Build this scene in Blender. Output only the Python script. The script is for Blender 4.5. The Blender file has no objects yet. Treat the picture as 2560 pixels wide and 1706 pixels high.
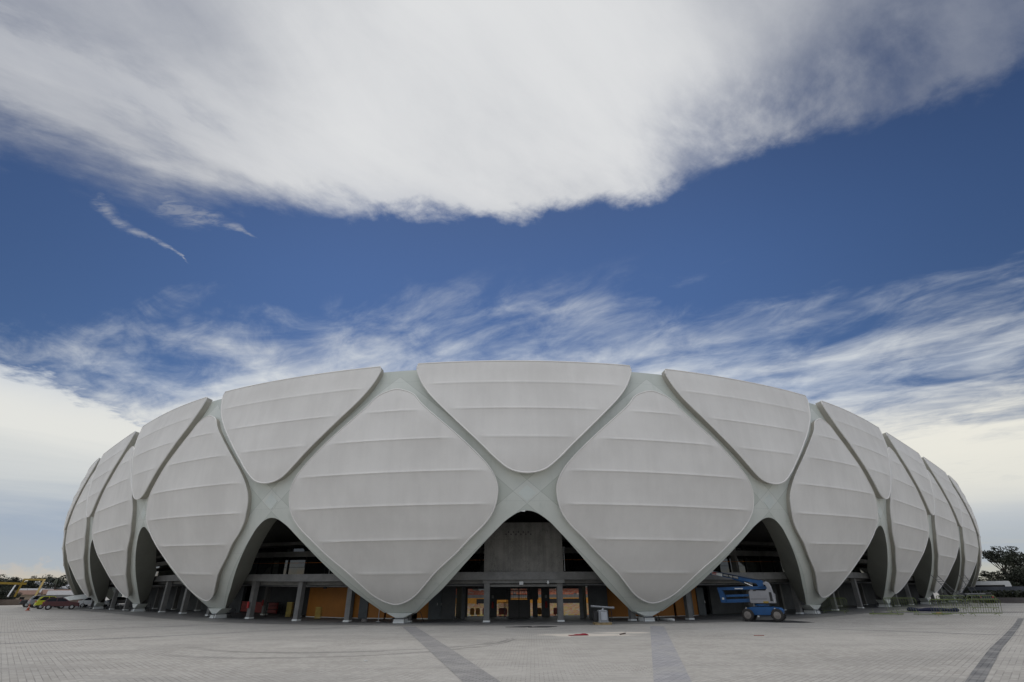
import bpy, bmesh, math, random
import numpy as np
from mathutils import Vector, Matrix
from mathutils.geometry import delaunay_2d_cdt
random.seed(7); RNG = np.random.default_rng(7)
sc = bpy.context.scene
COL = sc.collection

# ------------------------------------------------------------------ helpers
def tag(o, label=None, cat=None, group=None, kind=None):
    if label: o['label'] = label
    if cat: o['category'] = cat
    if group: o['group'] = group
    if kind: o['kind'] = kind
    return o

def empty(name, loc=(0, 0, 0), rz=0.0, parent=None):
    o = bpy.data.objects.new(name, None); COL.objects.link(o)
    o.location = loc; o.rotation_euler = (0, 0, rz)
    if parent: o.parent = parent
    return o

class MB:
    def __init__(s): s.v = []; s.f = []; s.m = []; s.uv = None
    def add(s, vs, fs, mi=0):
        b = len(s.v); s.v += [tuple(map(float, p)) for p in vs]
        s.f += [tuple(b + int(i) for i in f) for f in fs]; s.m += [mi] * len(fs); return s
    def box(s, c, d, rz=0.0, mi=0, M=None):
        x, y, z = d[0] / 2, d[1] / 2, d[2] / 2
        P = [(-x, -y, -z), (x, -y, -z), (x, y, -z), (-x, y, -z), (-x, -y, z), (x, -y, z), (x, y, z), (-x, y, z)]
        if M is None: M = Matrix.Rotation(rz, 3, 'Z')
        P = [tuple(M @ Vector(p) + Vector(c)) for p in P]
        return s.add(P, [(0, 3, 2, 1), (4, 5, 6, 7), (0, 1, 5, 4), (1, 2, 6, 5), (2, 3, 7, 6), (3, 0, 4, 7)], mi)
    def bar(s, a, b, w, h=None, mi=0):
        a, b = Vector(a), Vector(b); d = b - a; h = h or w
        q = d.to_track_quat('X', 'Z').to_matrix()
        return s.box((a + b) / 2, (d.length, w, h), mi=mi, M=q)
    def tube(s, pts, r, n=8, mi=0, closed=False, cap=True):
        pts = [Vector(p) for p in pts]; N = len(pts); rings = []
        rr = r if hasattr(r, '__len__') else [r] * N
        up = Vector((0, 0, 1))
        for i, p in enumerate(pts):
            if closed: t = pts[(i + 1) % N] - pts[i - 1]
            else: t = pts[min(i + 1, N - 1)] - pts[max(i - 1, 0)]
            t = t.normalized() if t.length > 1e-9 else Vector((1, 0, 0))
            a = t.cross(up)
            if a.length < 1e-3: a = t.cross(Vector((1, 0, 0)))
            a.normalize(); b = t.cross(a)
            rings.append([p + a * math.cos(2 * math.pi * k / n) * rr[i] + b * math.sin(2 * math.pi * k / n) * rr[i] for k in range(n)])
        vs = [q for R in rings for q in R]; fs = []
        for i in range(N if closed else N - 1):
            j = (i + 1) % N
            for k in range(n): fs.append((i * n + k, i * n + (k + 1) % n, j * n + (k + 1) % n, j * n + k))
        if not closed and cap:
            fs.append(tuple(range(n))[::-1]); fs.append(tuple((N - 1) * n + k for k in range(n)))
        return s.add(vs, fs, mi)
    def cyl(s, a, b, r, n=16, mi=0): return s.tube([a, b], r, n, mi)
    def loft(s, secs, mi=0, cap=True):
        n = len(secs[0]); vs = [p for S in secs for p in S]; fs = []
        for i in range(len(secs) - 1):
            for k in range(n): fs.append((i * n + k, i * n + (k + 1) % n, (i + 1) * n + (k + 1) % n, (i + 1) * n + k))
        if cap: fs.append(tuple(range(n))[::-1]); fs.append(tuple((len(secs) - 1) * n + k for k in range(n)))
        return s.add(vs, fs, mi)
    def build(s, name, mats, parent=None, smooth=False, recalc=True, angle=40):
        me = bpy.data.meshes.new(name); me.from_pydata(s.v, [], s.f)
        if not isinstance(mats, (list, tuple)): mats = [mats]
        for m in mats: me.materials.append(m)
        if len(mats) > 1: me.polygons.foreach_set('material_index', s.m)
        if recalc:
            bm = bmesh.new(); bm.from_mesh(me); bmesh.ops.recalc_face_normals(bm, faces=bm.faces); bm.to_mesh(me); bm.free()
        if smooth:
            me.polygons.foreach_set('use_smooth', [True] * len(me.polygons))
            me.set_sharp_from_angle(angle=math.radians(angle))
        me.update()
        o = bpy.data.objects.new(name, me); COL.objects.link(o)
        if parent: o.parent = parent
        return o

def sst(x, a, b):
    t = np.clip((np.asarray(x, float) - a) / (b - a), 0, 1); return t * t * (3 - 2 * t)

# ------------------------------------------------------------------ materials
class NT:
    def __init__(s, tree): s.t = tree; s.n = tree.nodes; s.l = tree.links
    def node(s, typ, **k):
        n = s.n.new(typ)
        for a, b in k.items(): setattr(n, a, b)
        return n
    def set(s, sock, v):
        if isinstance(v, bpy.types.NodeSocket): s.l.new(v, sock)
        else: sock.default_value = v
    def math(s, op, a, b=0.0, c=None, clamp=False):
        n = s.node('ShaderNodeMath', operation=op, use_clamp=clamp)
        s.set(n.inputs[0], a); s.set(n.inputs[1], b)
        if c is not None: s.set(n.inputs[2], c)
        return n.outputs[0]
    def add(s, a, b): return s.math('ADD', a, b)
    def sub(s, a, b): return s.math('SUBTRACT', a, b)
    def mul(s, a, b): return s.math('MULTIPLY', a, b)
    def smooth(s, x, a, b, lo=0.0, hi=1.0):
        n = s.node('ShaderNodeMapRange', interpolation_type='SMOOTHSTEP')
        s.set(n.inputs[0], x)
        for i, v in zip((1, 2, 3, 4), (a, b, lo, hi)): s.set(n.inputs[i], v)
        return n.outputs[0]
    def noise(s, vec, scale, detail=6.0, rough=0.55, dist=0.0, dim='3D'):
        n = s.node('ShaderNodeTexNoise', noise_dimensions=dim)
        if vec is not None: s.l.new(vec, n.inputs['Vector'])
        n.inputs['Scale'].default_value = scale; n.inputs['Detail'].default_value = detail
        n.inputs['Roughness'].default_value = rough; n.inputs['Distortion'].default_value = dist
        return n.outputs[0]
    def mix(s, f, a, b, mode='MIX'):
        n = s.node('ShaderNodeMix', data_type='RGBA', blend_type=mode)
        s.set(n.inputs[0], f)
        for i, v in ((6, a), (7, b)):
            if not isinstance(v, bpy.types.NodeSocket): v = (*v[:3], 1.0)
            s.set(n.inputs[i], v)
        return n.outputs[2]
    def comb(s, x, y, z):
        n = s.node('ShaderNodeCombineXYZ')
        for i, v in enumerate((x, y, z)): s.set(n.inputs[i], v)
        return n.outputs[0]
    def sep(s, v):
        n = s.node('ShaderNodeSeparateXYZ'); s.l.new(v, n.inputs[0]); return n.outputs
    def mapping(s, vec, loc=(0, 0, 0), rot=(0, 0, 0), scale=(1, 1, 1)):
        n = s.node('ShaderNodeMapping'); s.l.new(vec, n.inputs[0])
        n.inputs[1].default_value = loc; n.inputs[2].default_value = rot; n.inputs[3].default_value = scale
        return n.outputs[0]
    def curve(s, x, pts, lo, hi):
        """float curve through pts (domain lo..hi); values returned in their own unit"""
        ys = [p[1] for p in pts]; a, b = min(ys), max(ys)
        t = s.node('ShaderNodeMapRange'); s.set(t.inputs[0], x); t.inputs[1].default_value = lo; t.inputs[2].default_value = hi
        n = s.node('ShaderNodeFloatCurve'); c = n.mapping.curves[0]
        P = [((p[0] - lo) / (hi - lo), (p[1] - a) / (b - a)) for p in pts]
        c.points[0].location = P[0]; c.points[1].location = P[-1]
        for q in P[1:-1]: c.points.new(*q)
        n.mapping.update(); s.l.new(t.outputs[0], n.inputs[1])
        return s.add(s.mul(n.outputs[0], b - a), a)

def new_mat(name):
    m = bpy.data.materials.new(name); m.use_nodes = True
    t = NT(m.node_tree); b = t.n['Principled BSDF']; return m, t, b

def mat(name, col, rough=0.6, metal=0.0, var=0.12, scale=3.0, bump=0.0, spec=0.4, coords='Object'):
    m, t, b = new_mat(name)
    tc = t.node('ShaderNodeTexCoord').outputs[coords]
    n = t.noise(tc, scale, 8, 0.6); n2 = t.noise(tc, scale * 9, 4, 0.6)
    f = t.add(t.mul(n, 0.75), t.mul(n2, 0.25))
    f = t.smooth(f, 0.3, 0.7)
    t.l.new(t.mix(f, [c * (1 - var) for c in col], [min(1, c * (1 + var)) for c in col]), b.inputs['Base Color'])
    b.inputs['Roughness'].default_value = rough; b.inputs['Metallic'].default_value = metal
    b.inputs['Specular IOR Level'].default_value = spec
    if bump:
        bn = t.node('ShaderNodeBump'); bn.inputs['Strength'].default_value = bump; bn.inputs['Distance'].default_value = 0.02
        t.l.new(n2, bn.inputs['Height']); t.l.new(bn.outputs[0], b.inputs['Normal'])
    return m

def glass_mat(name, col, rough=0.05):
    m, t, b = new_mat(name)
    b.inputs['Base Color'].default_value = (*col, 1); b.inputs['Roughness'].default_value = rough
    b.inputs['Specular IOR Level'].default_value = 0.8
    tc = t.node('ShaderNodeTexCoord').outputs['Object']
    t.l.new(t.mix(t.noise(tc, 2.0), [c * .8 for c in col], [c * 1.2 for c in col]), b.inputs['Base Color'])
    return m

# ------------------------------------------------------------------ stadium plan and profile
H = 1.6446; FPX = 1273.7353; PITCH = 0.46007758; ROLL = -0.00510188
L = 16.5001; S0 = -7.42218; NB = 26
def bump_(s, c, w=28.56127, m=5.72397): return 1 / (1 + np.abs((s - c) / w) ** m)
PH = NB * L / 2
DS = 0.1
SS = np.arange(-PH * 1.1, PH * 1.1, DS)
KAP = np.zeros_like(SS)
for j in range(-3, 4):
    KAP += 0.025045461 * bump_(SS, -0.5356 + j * PH) + 0.027286924 * bump_(SS, 118.0 + j * PH)
_i0 = int(np.argmin(np.abs(SS)))
HD = np.concatenate([[0], np.cumsum((KAP[1:] + KAP[:-1]) / 2 * DS)]); HD += 0.015434345 - HD[_i0]
PX = np.concatenate([[0], np.cumsum((np.cos(HD)[1:] + np.cos(HD)[:-1]) / 2 * DS)])
PY = np.concatenate([[0], np.cumsum((np.sin(HD)[1:] + np.sin(HD)[:-1]) / 2 * DS)])
PX -= PX[_i0]; PY += 37.39855 - PY[_i0]
ULO, UHI = -12.5, 13.5                      # one full turn of the ring, 26 bays

def side(u): return sst(np.abs(np.asarray(u, float) - .5), .8, 2.2)
def dz(u, z=5.0): return .55 * side(u) * (.7 + .3 * np.clip(np.asarray(z) / 4, 0, 1))
def prof(z): z = np.asarray(z, float) - .51271; return .94248 * z - .06394454 * z * z + .00122560 * z ** 3
def dprof(z): z = np.asarray(z, float) - .51271; return .94248 - .12788908 * z + .0036768 * z * z
def frame_at(u):
    s = S0 + np.asarray(u, float) * L
    hh = np.interp(s, SS, HD)
    return np.interp(s, SS, PX), np.interp(s, SS, PY), hh
def surf(u, z, ex=0.0, o=None):
    """facade surface: bay coordinate u, height z, ex metres along the outward normal"""
    u, z = np.broadcast_arrays(np.asarray(u, float), np.asarray(z, float))
    x, y, hh = frame_at(u)
    off = prof(z) if o is None else o
    dp = dprof(z); k = 1 / np.sqrt(1 + dp * dp)
    nx, ny = np.sin(hh), -np.cos(hh)
    r = off + ex * k
    return np.stack([x + nx * r, y + ny * r, z + dz(u, z) - ex * dp * k], -1)
def inside(u, d, z=0.0):
    """point d metres inside the ring line"""
    x, y, hh = frame_at(u)
    return np.stack([x - np.sin(hh) * d, y + np.cos(hh) * d, np.broadcast_to(z, np.shape(x)) + 0.0], -1)
def ground_z(x, y):
    r = np.hypot(x, y)
    return -.06 * sst(r, 18, 36) + .34 * sst(r, 38, 66)
def floor_z(u): return -.03 + .32 * side(u)

def in_poly(pt, poly):
    x, y = pt; c = False; n = len(poly); j = n - 1
    for i in range(n):
        xi, yi = poly[i]; xj, yj = poly[j]
        if (yi > y) != (yj > y) and x < (xj - xi) * (y - yi) / (yj - yi) + xi: c = not c
        j = i
    return c
def catmull(P, n=6, closed=True):
    P = [np.array(p, float) for p in P]; out = []; N = len(P)
    for i in range(N if closed else N - 1):
        p0, p1, p2, p3 = (P[(i - 1) % N], P[i], P[(i + 1) % N], P[(i + 2) % N]) if closed else (P[max(i - 1, 0)], P[i], P[i + 1], P[min(i + 2, N - 1)])
        for k in range(n):
            t = k / n
            out.append(tuple(.5 * (2 * p1 + (p2 - p0) * t + (2 * p0 - 5 * p1 + 4 * p2 - p3) * t * t + (3 * p1 - p0 - 3 * p2 + p3) * t ** 3)))
    if not closed: out.append(tuple(P[-1]))
    return out

# half outlines in (u, z), u measured from the axis of symmetry
DIA = [(0, 1.38), (.044, 1.55), (.082, 1.92), (.122, 2.50), (.168, 3.20), (.236, 4.08), (.296, 5.0), (.340, 5.66), (.372, 6.4), (.387, 7.35), (.382, 8.2), (.345, 9.28), (.246, 11.03), (.115, 13.12), (.070, 14.0), (.034, 14.36), (0, 14.5)]
VEE = [(0, 8.68), (.036, 8.76), (.070, 9.04), (.118, 9.76), (.153, 10.33), (.246, 11.92), (.340, 13.6), (.384, 14.6), (.408, 15.4), (.421, 16.05)]
ARCH = [(.432, .54), (.398, .93), (.355, 1.45), (.308, 2.05), (.236, 3.18), (.156, 4.50), (.104, 5.36), (.080, 5.74), (.048, 6.12), (.022, 6.32), (0, 6.38)]
DIA = [(u * 1.012 + (.004 if u > .06 else 0), z - .11 * max(0, min(1, (5.5 - z) / 4)) + (.04 if z > 13.5 else 0)) for u, z in DIA]
VEE = [(u + (.004 if u > .06 else 0), z - .06 * (z < 10)) for u, z in VEE]
ZTOP = 16.22

# ------------------------------------------------------------------ world
def make_world():
    w = bpy.data.worlds.new("World"); sc.world = w; w.use_nodes = True
    t = NT(w.node_tree); bg = t.n['Background']
    SUN_EL, SUN_AZ = 66, -12
    sky = t.node('ShaderNodeTexSky', sky_type='NISHITA')
    sky.sun_disc = False; sky.sun_elevation = math.radians(SUN_EL); sky.sun_rotation = math.radians(SUN_AZ)
    sky.air_density = 1.0; sky.dust_density = 0.3; sky.ozone_density = 3.0
    d = t.node('ShaderNodeTexCoord').outputs['Generated']
    x, y, z = t.sep(d)
    deg = 180 / math.pi
    az = t.mul(t.math('ARCTAN2', x, y), deg)
    el = t.mul(t.math('ARCSINE', z), deg)
    zz = t.add(t.math('MAXIMUM', z, 0.0), 0.06)
    p = t.comb(t.math('DIVIDE', x, zz), t.math('DIVIDE', y, zz), 0.0)         # a flat cloud layer seen from below
    # --- blue
    blue = t.mix(1.0, sky.outputs[0], (.40, .49, .665), 'MULTIPLY')
    bd = t.mul(t.smooth(t.math('ABSOLUTE', az), 18, 62, 1.0, .72), t.smooth(el, 30, 48, 1.0, .80))
    blue = t.mix(1.0, blue, t.comb(bd, bd, bd), 'MULTIPLY')
    # --- upper sheet
    E = t.curve(az, [(-75, 30), (-54, 31.6), (-46, 31.8), (-40, 33.2), (-34, 36.2), (-26, 38), (-15, 39.3), (-4.5, 39.6), (7, 40.4), (18, 40), (26, 40.4), (34, 41.2), (38, 41), (46, 39.2), (52, 38), (57, 37.3), (75, 36)], -75, 75)
    def stretch(az_deg, k, loc=(0, 0, 0)):            # fibres that run towards azimuth az_deg
        q = t.mapping(p, rot=(0, 0, math.radians(az_deg)))
        return t.mapping(q, loc=loc, scale=(1.0, k, 1))
    pw = stretch(52, .55)
    n1 = t.noise(pw, 2.2, 9, .62, .35)
    n2 = t.noise(p, 7.0, 8, .62, .2)
    n3 = t.noise(stretch(55, .32, (3, 1, 0)), 2.4, 8, .62, .4)
    left = t.smooth(az, -12, -38)
    right = t.smooth(az, 8, 30)
    amp = t.add(4.0, t.mul(left, 7.0))
    e = t.add(t.sub(el, E), t.add(t.mul(t.sub(n1, .47), amp), t.mul(t.sub(n2, .5), 6.0)))
    soft = t.add(2.0, t.add(t.mul(left, 3.6), t.mul(right, .4)))
    m = t.math('DIVIDE', e, soft); m_up = t.smooth(m, -.15, 1.0)
    # thin, bluish places inside the sheet
    thinL = t.mul(t.smooth(n3, .46, .62), t.smooth(el, 46, 36))
    thinR = t.mul(t.mul(right, t.smooth(el, 53, 44)), t.smooth(n1, .64, .38, .05, .78))
    thinC = t.mul(t.smooth(el, 46, 40), t.smooth(n1, .56, .42, 0, .35))
    op = t.sub(1.0, t.math('MAXIMUM', t.math('MAXIMUM', t.mul(thinL, .30), thinR), thinC))
    m_up = t.mul(m_up, op)
    # two torn-off wisps below the left end of the sheet
    n4 = t.noise(t.mapping(p, rot=(0, 0, math.radians(-40)), scale=(1, 3, 1)), 11, 7, .65, .4)
    def wisp(a0, e0, a1, e1, w0):
        dx, dy = a1 - a0, e1 - e0; LL = math.hypot(dx, dy)
        u = t.add(t.mul(t.sub(az, a0), dx / LL / LL), t.mul(t.sub(el, e0), dy / LL / LL))
        v = t.add(t.mul(t.sub(az, a0), -dy / LL), t.mul(t.sub(el, e0), dx / LL))
        v = t.add(v, t.add(t.mul(t.sub(n2, .5), 2.6), t.mul(t.math('SINE', t.mul(u, 6.0)), .35)))
        ww = t.math('MULTIPLY_ADD', t.sub(1.0, u), w0, .05)
        f = t.mul(t.smooth(t.math('ABSOLUTE', v), t.mul(ww, 1.2), 0.0), t.smooth(n4, .40, .60, .15, 1.0))
        return t.mul(f, t.mul(t.smooth(u, 0, .06), t.smooth(u, 1.0, .9)))
    w1 = t.mul(wisp(-47, 32.0, -37.2, 29.0, .75), .55)
    w2 = t.mul(wisp(-42, 34.3, -31.5, 33.2, 1.7), .55)
    m_up = t.math('MAXIMUM', m_up, t.math('MAXIMUM', w1, w2))
    # --- lower clouds
    EL = t.curve(az, [(-75, 18), (-50, 20), (-40, 23), (-25, 28), (-12, 30.5), (0, 31.5), (12, 31.2), (22, 30.0), (32, 27.5), (45, 23.5), (55, 22), (75, 22)], -75, 75)
    pl = stretch(-62, .36, (1.3, .4, 0))
    l1 = t.noise(pl, 2.3, 10, .62, .7)
    l2 = t.noise(t.mapping(p, loc=(5, 2, 0)), .9, 5, .55, .2)
    g = t.math('DIVIDE', t.sub(t.add(EL, 1.0), el), 11.5)
    l3 = t.noise(stretch(-40, .6, (2.2, 7.1, 0)), 5.5, 9, .62, .5)
    cov = t.add(g, t.add(t.mul(t.sub(l1, .5), 1.7), t.add(t.mul(t.sub(l3, .5), 1.5), t.mul(t.sub(l2, .5), 1.0))))
    m_lo = t.smooth(cov, -.05, 1.35)
    m_lo = t.mul(m_lo, t.smooth(el, 36, 29))
    m_lo = t.math('MAXIMUM', m_lo, t.smooth(el, 14, 7))
    bankE = t.curve(az, [(-75, 20), (-48, 17.5), (-40, 16), (-33, 14.2), (-20, 10), (75, 8)], -75, 75)
    bank = t.smooth(t.add(t.sub(bankE, el), t.mul(t.sub(n2, .5), 4)), 0, 1.6)
    m_lo = t.math('MAXIMUM', m_lo, bank)
    # --- colours (divided by the background strength)
    K = 10.0
    aa = t.math('ABSOLUTE', t.add(az, -2))
    cb = t.sub(.745, t.mul(t.mul(t.smooth(aa, 14, 60), t.smooth(aa, 105, 75)), t.smooth(az, -20, 20, .28, .58)))
    cb = t.add(cb, t.add(t.mul(t.sub(n3, .5), .55), t.mul(t.sub(n1, .5), .45)))
    cb = t.sub(cb, t.mul(t.smooth(e, 7, 0), .10))
    up_col = t.mix(t.smooth(cb, .12, .86), (.20 * K, .23 * K, .32 * K), (.725 * K, .745 * K, .80 * K))
    lowb = t.add(t.mul(t.sub(l1, .5), .9), t.mul(t.sub(l2, .5), .8))
    lo_white = t.mix(t.smooth(lowb, -.35, .3), (.46 * K, .54 * K, .70 * K), (.74 * K, .77 * K, .81 * K))
    hz = t.node('ShaderNodeValToRGB'); cr = hz.color_ramp
    ra = [(0.0, (.55, .52, .43)), (.055, (.52, .52, .47)), (.10, (.42, .47, .54)), (.19, (.36, .43, .55)), (.29, (.57, .61, .66)), (.46, (.76, .775, .785)), (1.0, (.77, .785, .80))]
    while len(cr.elements) < len(ra): cr.elements.new(.5)
    for e_, (ps, c) in zip(cr.elements, ra): e_.position = ps; e_.color = (*[q * K for q in c], 1)
    bandn = t.noise(t.comb(t.mul(az, .035), t.mul(el, .22), 0.0), 1.0, 6, .6, .4)
    t.l.new(t.math('DIVIDE', t.add(el, t.mul(t.sub(bandn, .5), 9.0)), 28.0), hz.inputs[0])
    glow = t.mul(t.smooth(az, 24, 42), t.mul(t.smooth(el, 3, 8), t.smooth(el, 20, 10)))
    hcol = t.mix(t.mul(glow, .6), hz.outputs[0], (.88 * K, .86 * K, .79 * K))
    cum = t.smooth(t.add(t.sub(2.3, el), t.mul(t.sub(t.noise(t.comb(t.mul(az, .5), t.mul(el, .8), 3.0), 1.6, 8, .62), .5), 4.5)), 0, .9)
    cum = t.mul(cum, t.mul(t.smooth(el, .0, .8), t.smooth(az, -37.5, -39)))
    hcol = t.mix(t.mul(cum, .32), hcol, (.68 * K, .55 * K, .43 * K))
    lo_col = t.mix(t.smooth(el, 19, 13), lo_white, hcol)
    c = t.mix(m_lo, blue, lo_col)
    c = t.mix(m_up, c, up_col)
    # the sky behind the camera: bright high cloud, dull towards the horizon
    gain = t.math('MULTIPLY_ADD', t.smooth(aa, 75, 115), t.smooth(el, 6, 30, .20, .92), 1.0)
    c = t.mix(1.0, c, t.comb(gain, t.mul(gain, .985), t.mul(gain, .93)), 'MULTIPLY')
    t.l.new(c, bg.inputs[0]); bg.inputs[1].default_value = 0.1
    su = bpy.data.lights.new('sun', 'SUN'); su.energy = 0.8; su.angle = math.radians(30); su.color = (1, .94, .85)
    so = bpy.data.objects.new('sun', su); COL.objects.link(so)
    a, e2 = math.radians(SUN_AZ), math.radians(SUN_EL)
    so.rotation_euler = Vector((math.sin(a) * math.cos(e2), math.cos(a) * math.cos(e2), math.sin(e2))).to_track_quat('Z', 'Y').to_euler()
make_world()

cam = bpy.data.cameras.new('camera'); co = bpy.data.objects.new('camera', cam); COL.objects.link(co); sc.camera = co
cam.sensor_width = 36; cam.lens = 36 * FPX / 2560; cam.clip_end = 6000; cam.clip_start = .1
co.matrix_world = Matrix.Translation((0, 0, H)) @ Matrix.Rotation(math.pi / 2 + PITCH, 4, 'X') @ Matrix.Rotation(ROLL, 4, 'Z')
sc.view_settings.view_transform = 'Standard'; sc.view_settings.look = 'None'; sc.view_settings.gamma = 1; sc.view_settings.exposure = 0.0

# ------------------------------------------------------------------ materials of the stadium
def frame_mat():
    m, t, b = new_mat('painted_steel')
    uv = t.node('ShaderNodeUVMap').outputs[0]
    u, v, _ = t.sep(uv)                                   # u: bay coordinate, v: height in m
    uf = t.math('ABSOLUTE', t.sub(t.math('FRACT', t.add(u, 100.5)), .5))       # 0 at the foot axis, .5 between
    z1 = t.math('MULTIPLY_ADD', uf, 14.2, .4)             # the arm rising from this foot
    z2 = t.math('MULTIPLY_ADD', t.sub(1.0, uf), 15.0, 0.0)
    b1 = t.math('LESS_THAN', t.math('ABSOLUTE', t.sub(v, z1)), .72)
    b2 = t.math('LESS_THAN', t.math('ABSOLUTE', t.sub(v, z2)), .72)
    e1 = t.math('LESS_THAN', t.math('ABSOLUTE', t.sub(t.math('ABSOLUTE', t.sub(v, z1)), .72)), .025)
    e2 = t.math('LESS_THAN', t.math('ABSOLUTE', t.sub(t.math('ABSOLUTE', t.sub(v, z2)), .72)), .025)
    j1 = t.math('LESS_THAN', t.math('ABSOLUTE', t.sub(t.math('FRACT', t.mul(v, .36)), .5)), .004)
    tc = t.node('ShaderNodeTexCoord').outputs['Object']
    n = t.noise(tc, .35, 6, .6); st = t.noise(t.mapping(tc, scale=(2, 2, .25)), 1.2, 7, .65)
    f = t.add(t.mul(t.add(b1, b2), .42), t.mul(t.sub(n, .5), 1.0))
    base = t.mix(t.smooth(f, -.2, .75), (.555, .59, .54), (.705, .73, .685))
    base = t.mix(t.smooth(st, .52, .72, 0, .35), base, (.48, .53, .47))
    base = t.mix(t.mul(j1, .25), base, (.25, .28, .26))
    base = t.mix(t.mul(t.math('MAXIMUM', e1, e2), .35), base, (.30, .33, .30))
    t.l.new(base, b.inputs['Base Color']); b.inputs['Roughness'].default_value = .42
    return m
def fabric_mat():
    m, t, b = new_mat('membrane_fabric')
    tc = t.node('ShaderNodeTexCoord').outputs['Object']
    n = t.noise(tc, .22, 6, .6); st = t.noise(t.mapping(tc, scale=(1.6, 1.6, .12)), 1.0, 8, .62); w = t.noise(tc, 14, 3, .5)
    f = t.add(t.mul(n, .70), t.mul(st, .30))
    base = t.mix(t.smooth(f, .35, .65), (.705, .683, .65), (.79, .768, .733))
    base = t.mix(t.smooth(w, .3, .7, 0, .05), base, (.5, .49, .47))
    t.l.new(base, b.inputs['Base Color']); b.inputs['Roughness'].default_value = .62
    bn = t.node('ShaderNodeBump'); bn.inputs['Strength'].default_value = .30; bn.inputs['Distance'].default_value = .06
    t.l.new(t.noise(t.mapping(tc, scale=(1, 1, .6)), .55, 3, .5), bn.inputs['Height']); t.l.new(bn.outputs[0], b.inputs['Normal'])
    b.inputs['Specular IOR Level'].default_value = .3
    return m
M_FRAME = frame_mat(); M_FAB = fabric_mat()
M_RIM = mat('membrane_edge', (.78, .76, .73), .55, var=.05, scale=.8)
M_REVEAL_SHADE = mat('reveal_painted_shade', (.27, .275, .24), .5, var=.08, scale=.6)  # frame steel in a darker colour: shade of the reveals painted in
M_SIDE_SHADE = mat('fabric_side_shade', (.42, .40, .35), .6, var=.10, scale=1.2)  # same fabric as the panels, darkened to paint shade on their sides
M_CONC = mat('concrete', (.19, .187, .178), .85, var=.28, scale=.9, bump=.25)
M_CONC2 = mat('pale_concrete', (.195, .193, .186), .85, var=.2, scale=1.2, bump=.2)
M_DARKW = mat('dark_grey_wall', (.085, .09, .095), .75, var=.2, scale=1.5)
M_ORANGE = mat('orange_panel', (.42, .165, .025), .55, var=.10, scale=1.2)
M_FLOOR = mat('concourse_concrete', (.21, .205, .195), .6, var=.18, scale=.8)
M_BLACK = mat('black_steel', (.02, .02, .022), .5, var=.2)
M_STEEL = mat('galvanised_steel', (.45, .46, .47), .4, metal=.6, var=.15)
M_WHITE = mat('white_paint', (.74, .76, .74), .5, var=.06)
M_GLASS = glass_mat('dark_glass', (.02, .024, .024), .03)
M_RED = mat('red_paint', (.42, .03, .03), .45, var=.1)
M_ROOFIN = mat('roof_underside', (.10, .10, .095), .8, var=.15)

stadium = empty('stadium', (0, 37.4, 0))
tag(stadium, 'round white stadium with crossed pale green steel legs and ribbed white fabric panels', 'stadium')
def sbuild(mb, name, mats, smooth=False, parent=None, **k):
    o = mb.build(name, mats, None, smooth, **k)
    par = parent or stadium
    o.parent = par; o.matrix_parent_inverse = Matrix.Translation(-Vector(stadium.location)) if par is stadium else Matrix.Identity(4)
    return o

# ------------------------------------------------------------------ steel lattice
def frame_depth(z): return np.interp(z, [.5, .9, 2.2, 7, 9, 17], [.55, 1.0, 1.65, 1.6, .9, .8])
def cell_mesh():
    """one bay, foot axis in the middle: 2D triangulation in (u, z) and the outline of its two half arches"""
    half = catmull([(.5 - .0, 6.33)][:0] + [(a, z) for a, z in ARCH], 5, closed=False)      # a from .432 to 0 measured from the arch axis
    R = [(.5 - a, z) for a, z in half]                                    # rising to the right, foot to crown
    Lp = [(-u, z) for u, z in R]
    outl = Lp[::-1] + R                                                  # crown left ... foot left, foot right ... crown right
    sides_r = [(.5, z) for z in np.linspace(6.33, ZTOP, 14)][1:]
    top = [(u, ZTOP) for u in np.linspace(.5, -.5, 17)][1:]
    sides_l = [(-.5, z) for z in np.linspace(ZTOP, 6.33, 14)][1:-1]
    poly = outl + sides_r + top + sides_l
    P2 = [(u * L, z) for u, z in poly]
    grid = []
    for z in np.arange(1.0, ZTOP - .2, .62):
        for u in np.linspace(-.47, .47, 21):
            q = (u * L, z)
            if in_poly(q, P2) and min((q[0] - a) ** 2 + (q[1] - b) ** 2 for a, b in P2) > .06: grid.append(q)
    V = [Vector(q) for q in P2 + grid]; n = len(P2)
    vo, eo, fo, *_ = delaunay_2d_cdt(V, [(i, (i + 1) % n) for i in range(n)], [], 0, 1e-5)
    fs = []
    for f in fo:
        c = sum((vo[i] for i in f), Vector((0, 0))) / len(f)
        if in_poly(c, P2): fs.append(f)
    return [(v[0] / L, v[1]) for v in vo], fs, outl
CV, CF, COUT = cell_mesh()
fm = MB(); uvs = []
cu = np.array([c[0] for c in CV]); cz = np.array([c[1] for c in CV])
ou = np.array([c[0] for c in COUT]); ozz = np.array([c[1] for c in COUT])
BAYS = list(range(-12, 14))
for k in BAYS:
    fm.add(surf(k + cu, cz), CF, 0); uvs += [(k + a, b) for a, b in CV]
    fm.add(surf(k + cu, cz, -frame_depth(cz)), [f[::-1] for f in CF], 0); uvs += [(k + a, b) for a, b in CV]
    A = surf(k + ou, ozz); ex = surf(k + ou, ozz, -.10)
    B = surf(k + ou, ozz, -frame_depth(ozz)); n = len(A)
    # a narrow rounded lip, then the deep reveal
    fm.add(np.concatenate([A, B]), [(i, i + 1, n + i + 1, n + i) for i in range(n - 1)], 1); uvs += [(k + a, b) for a, b in COUT] * 2
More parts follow.
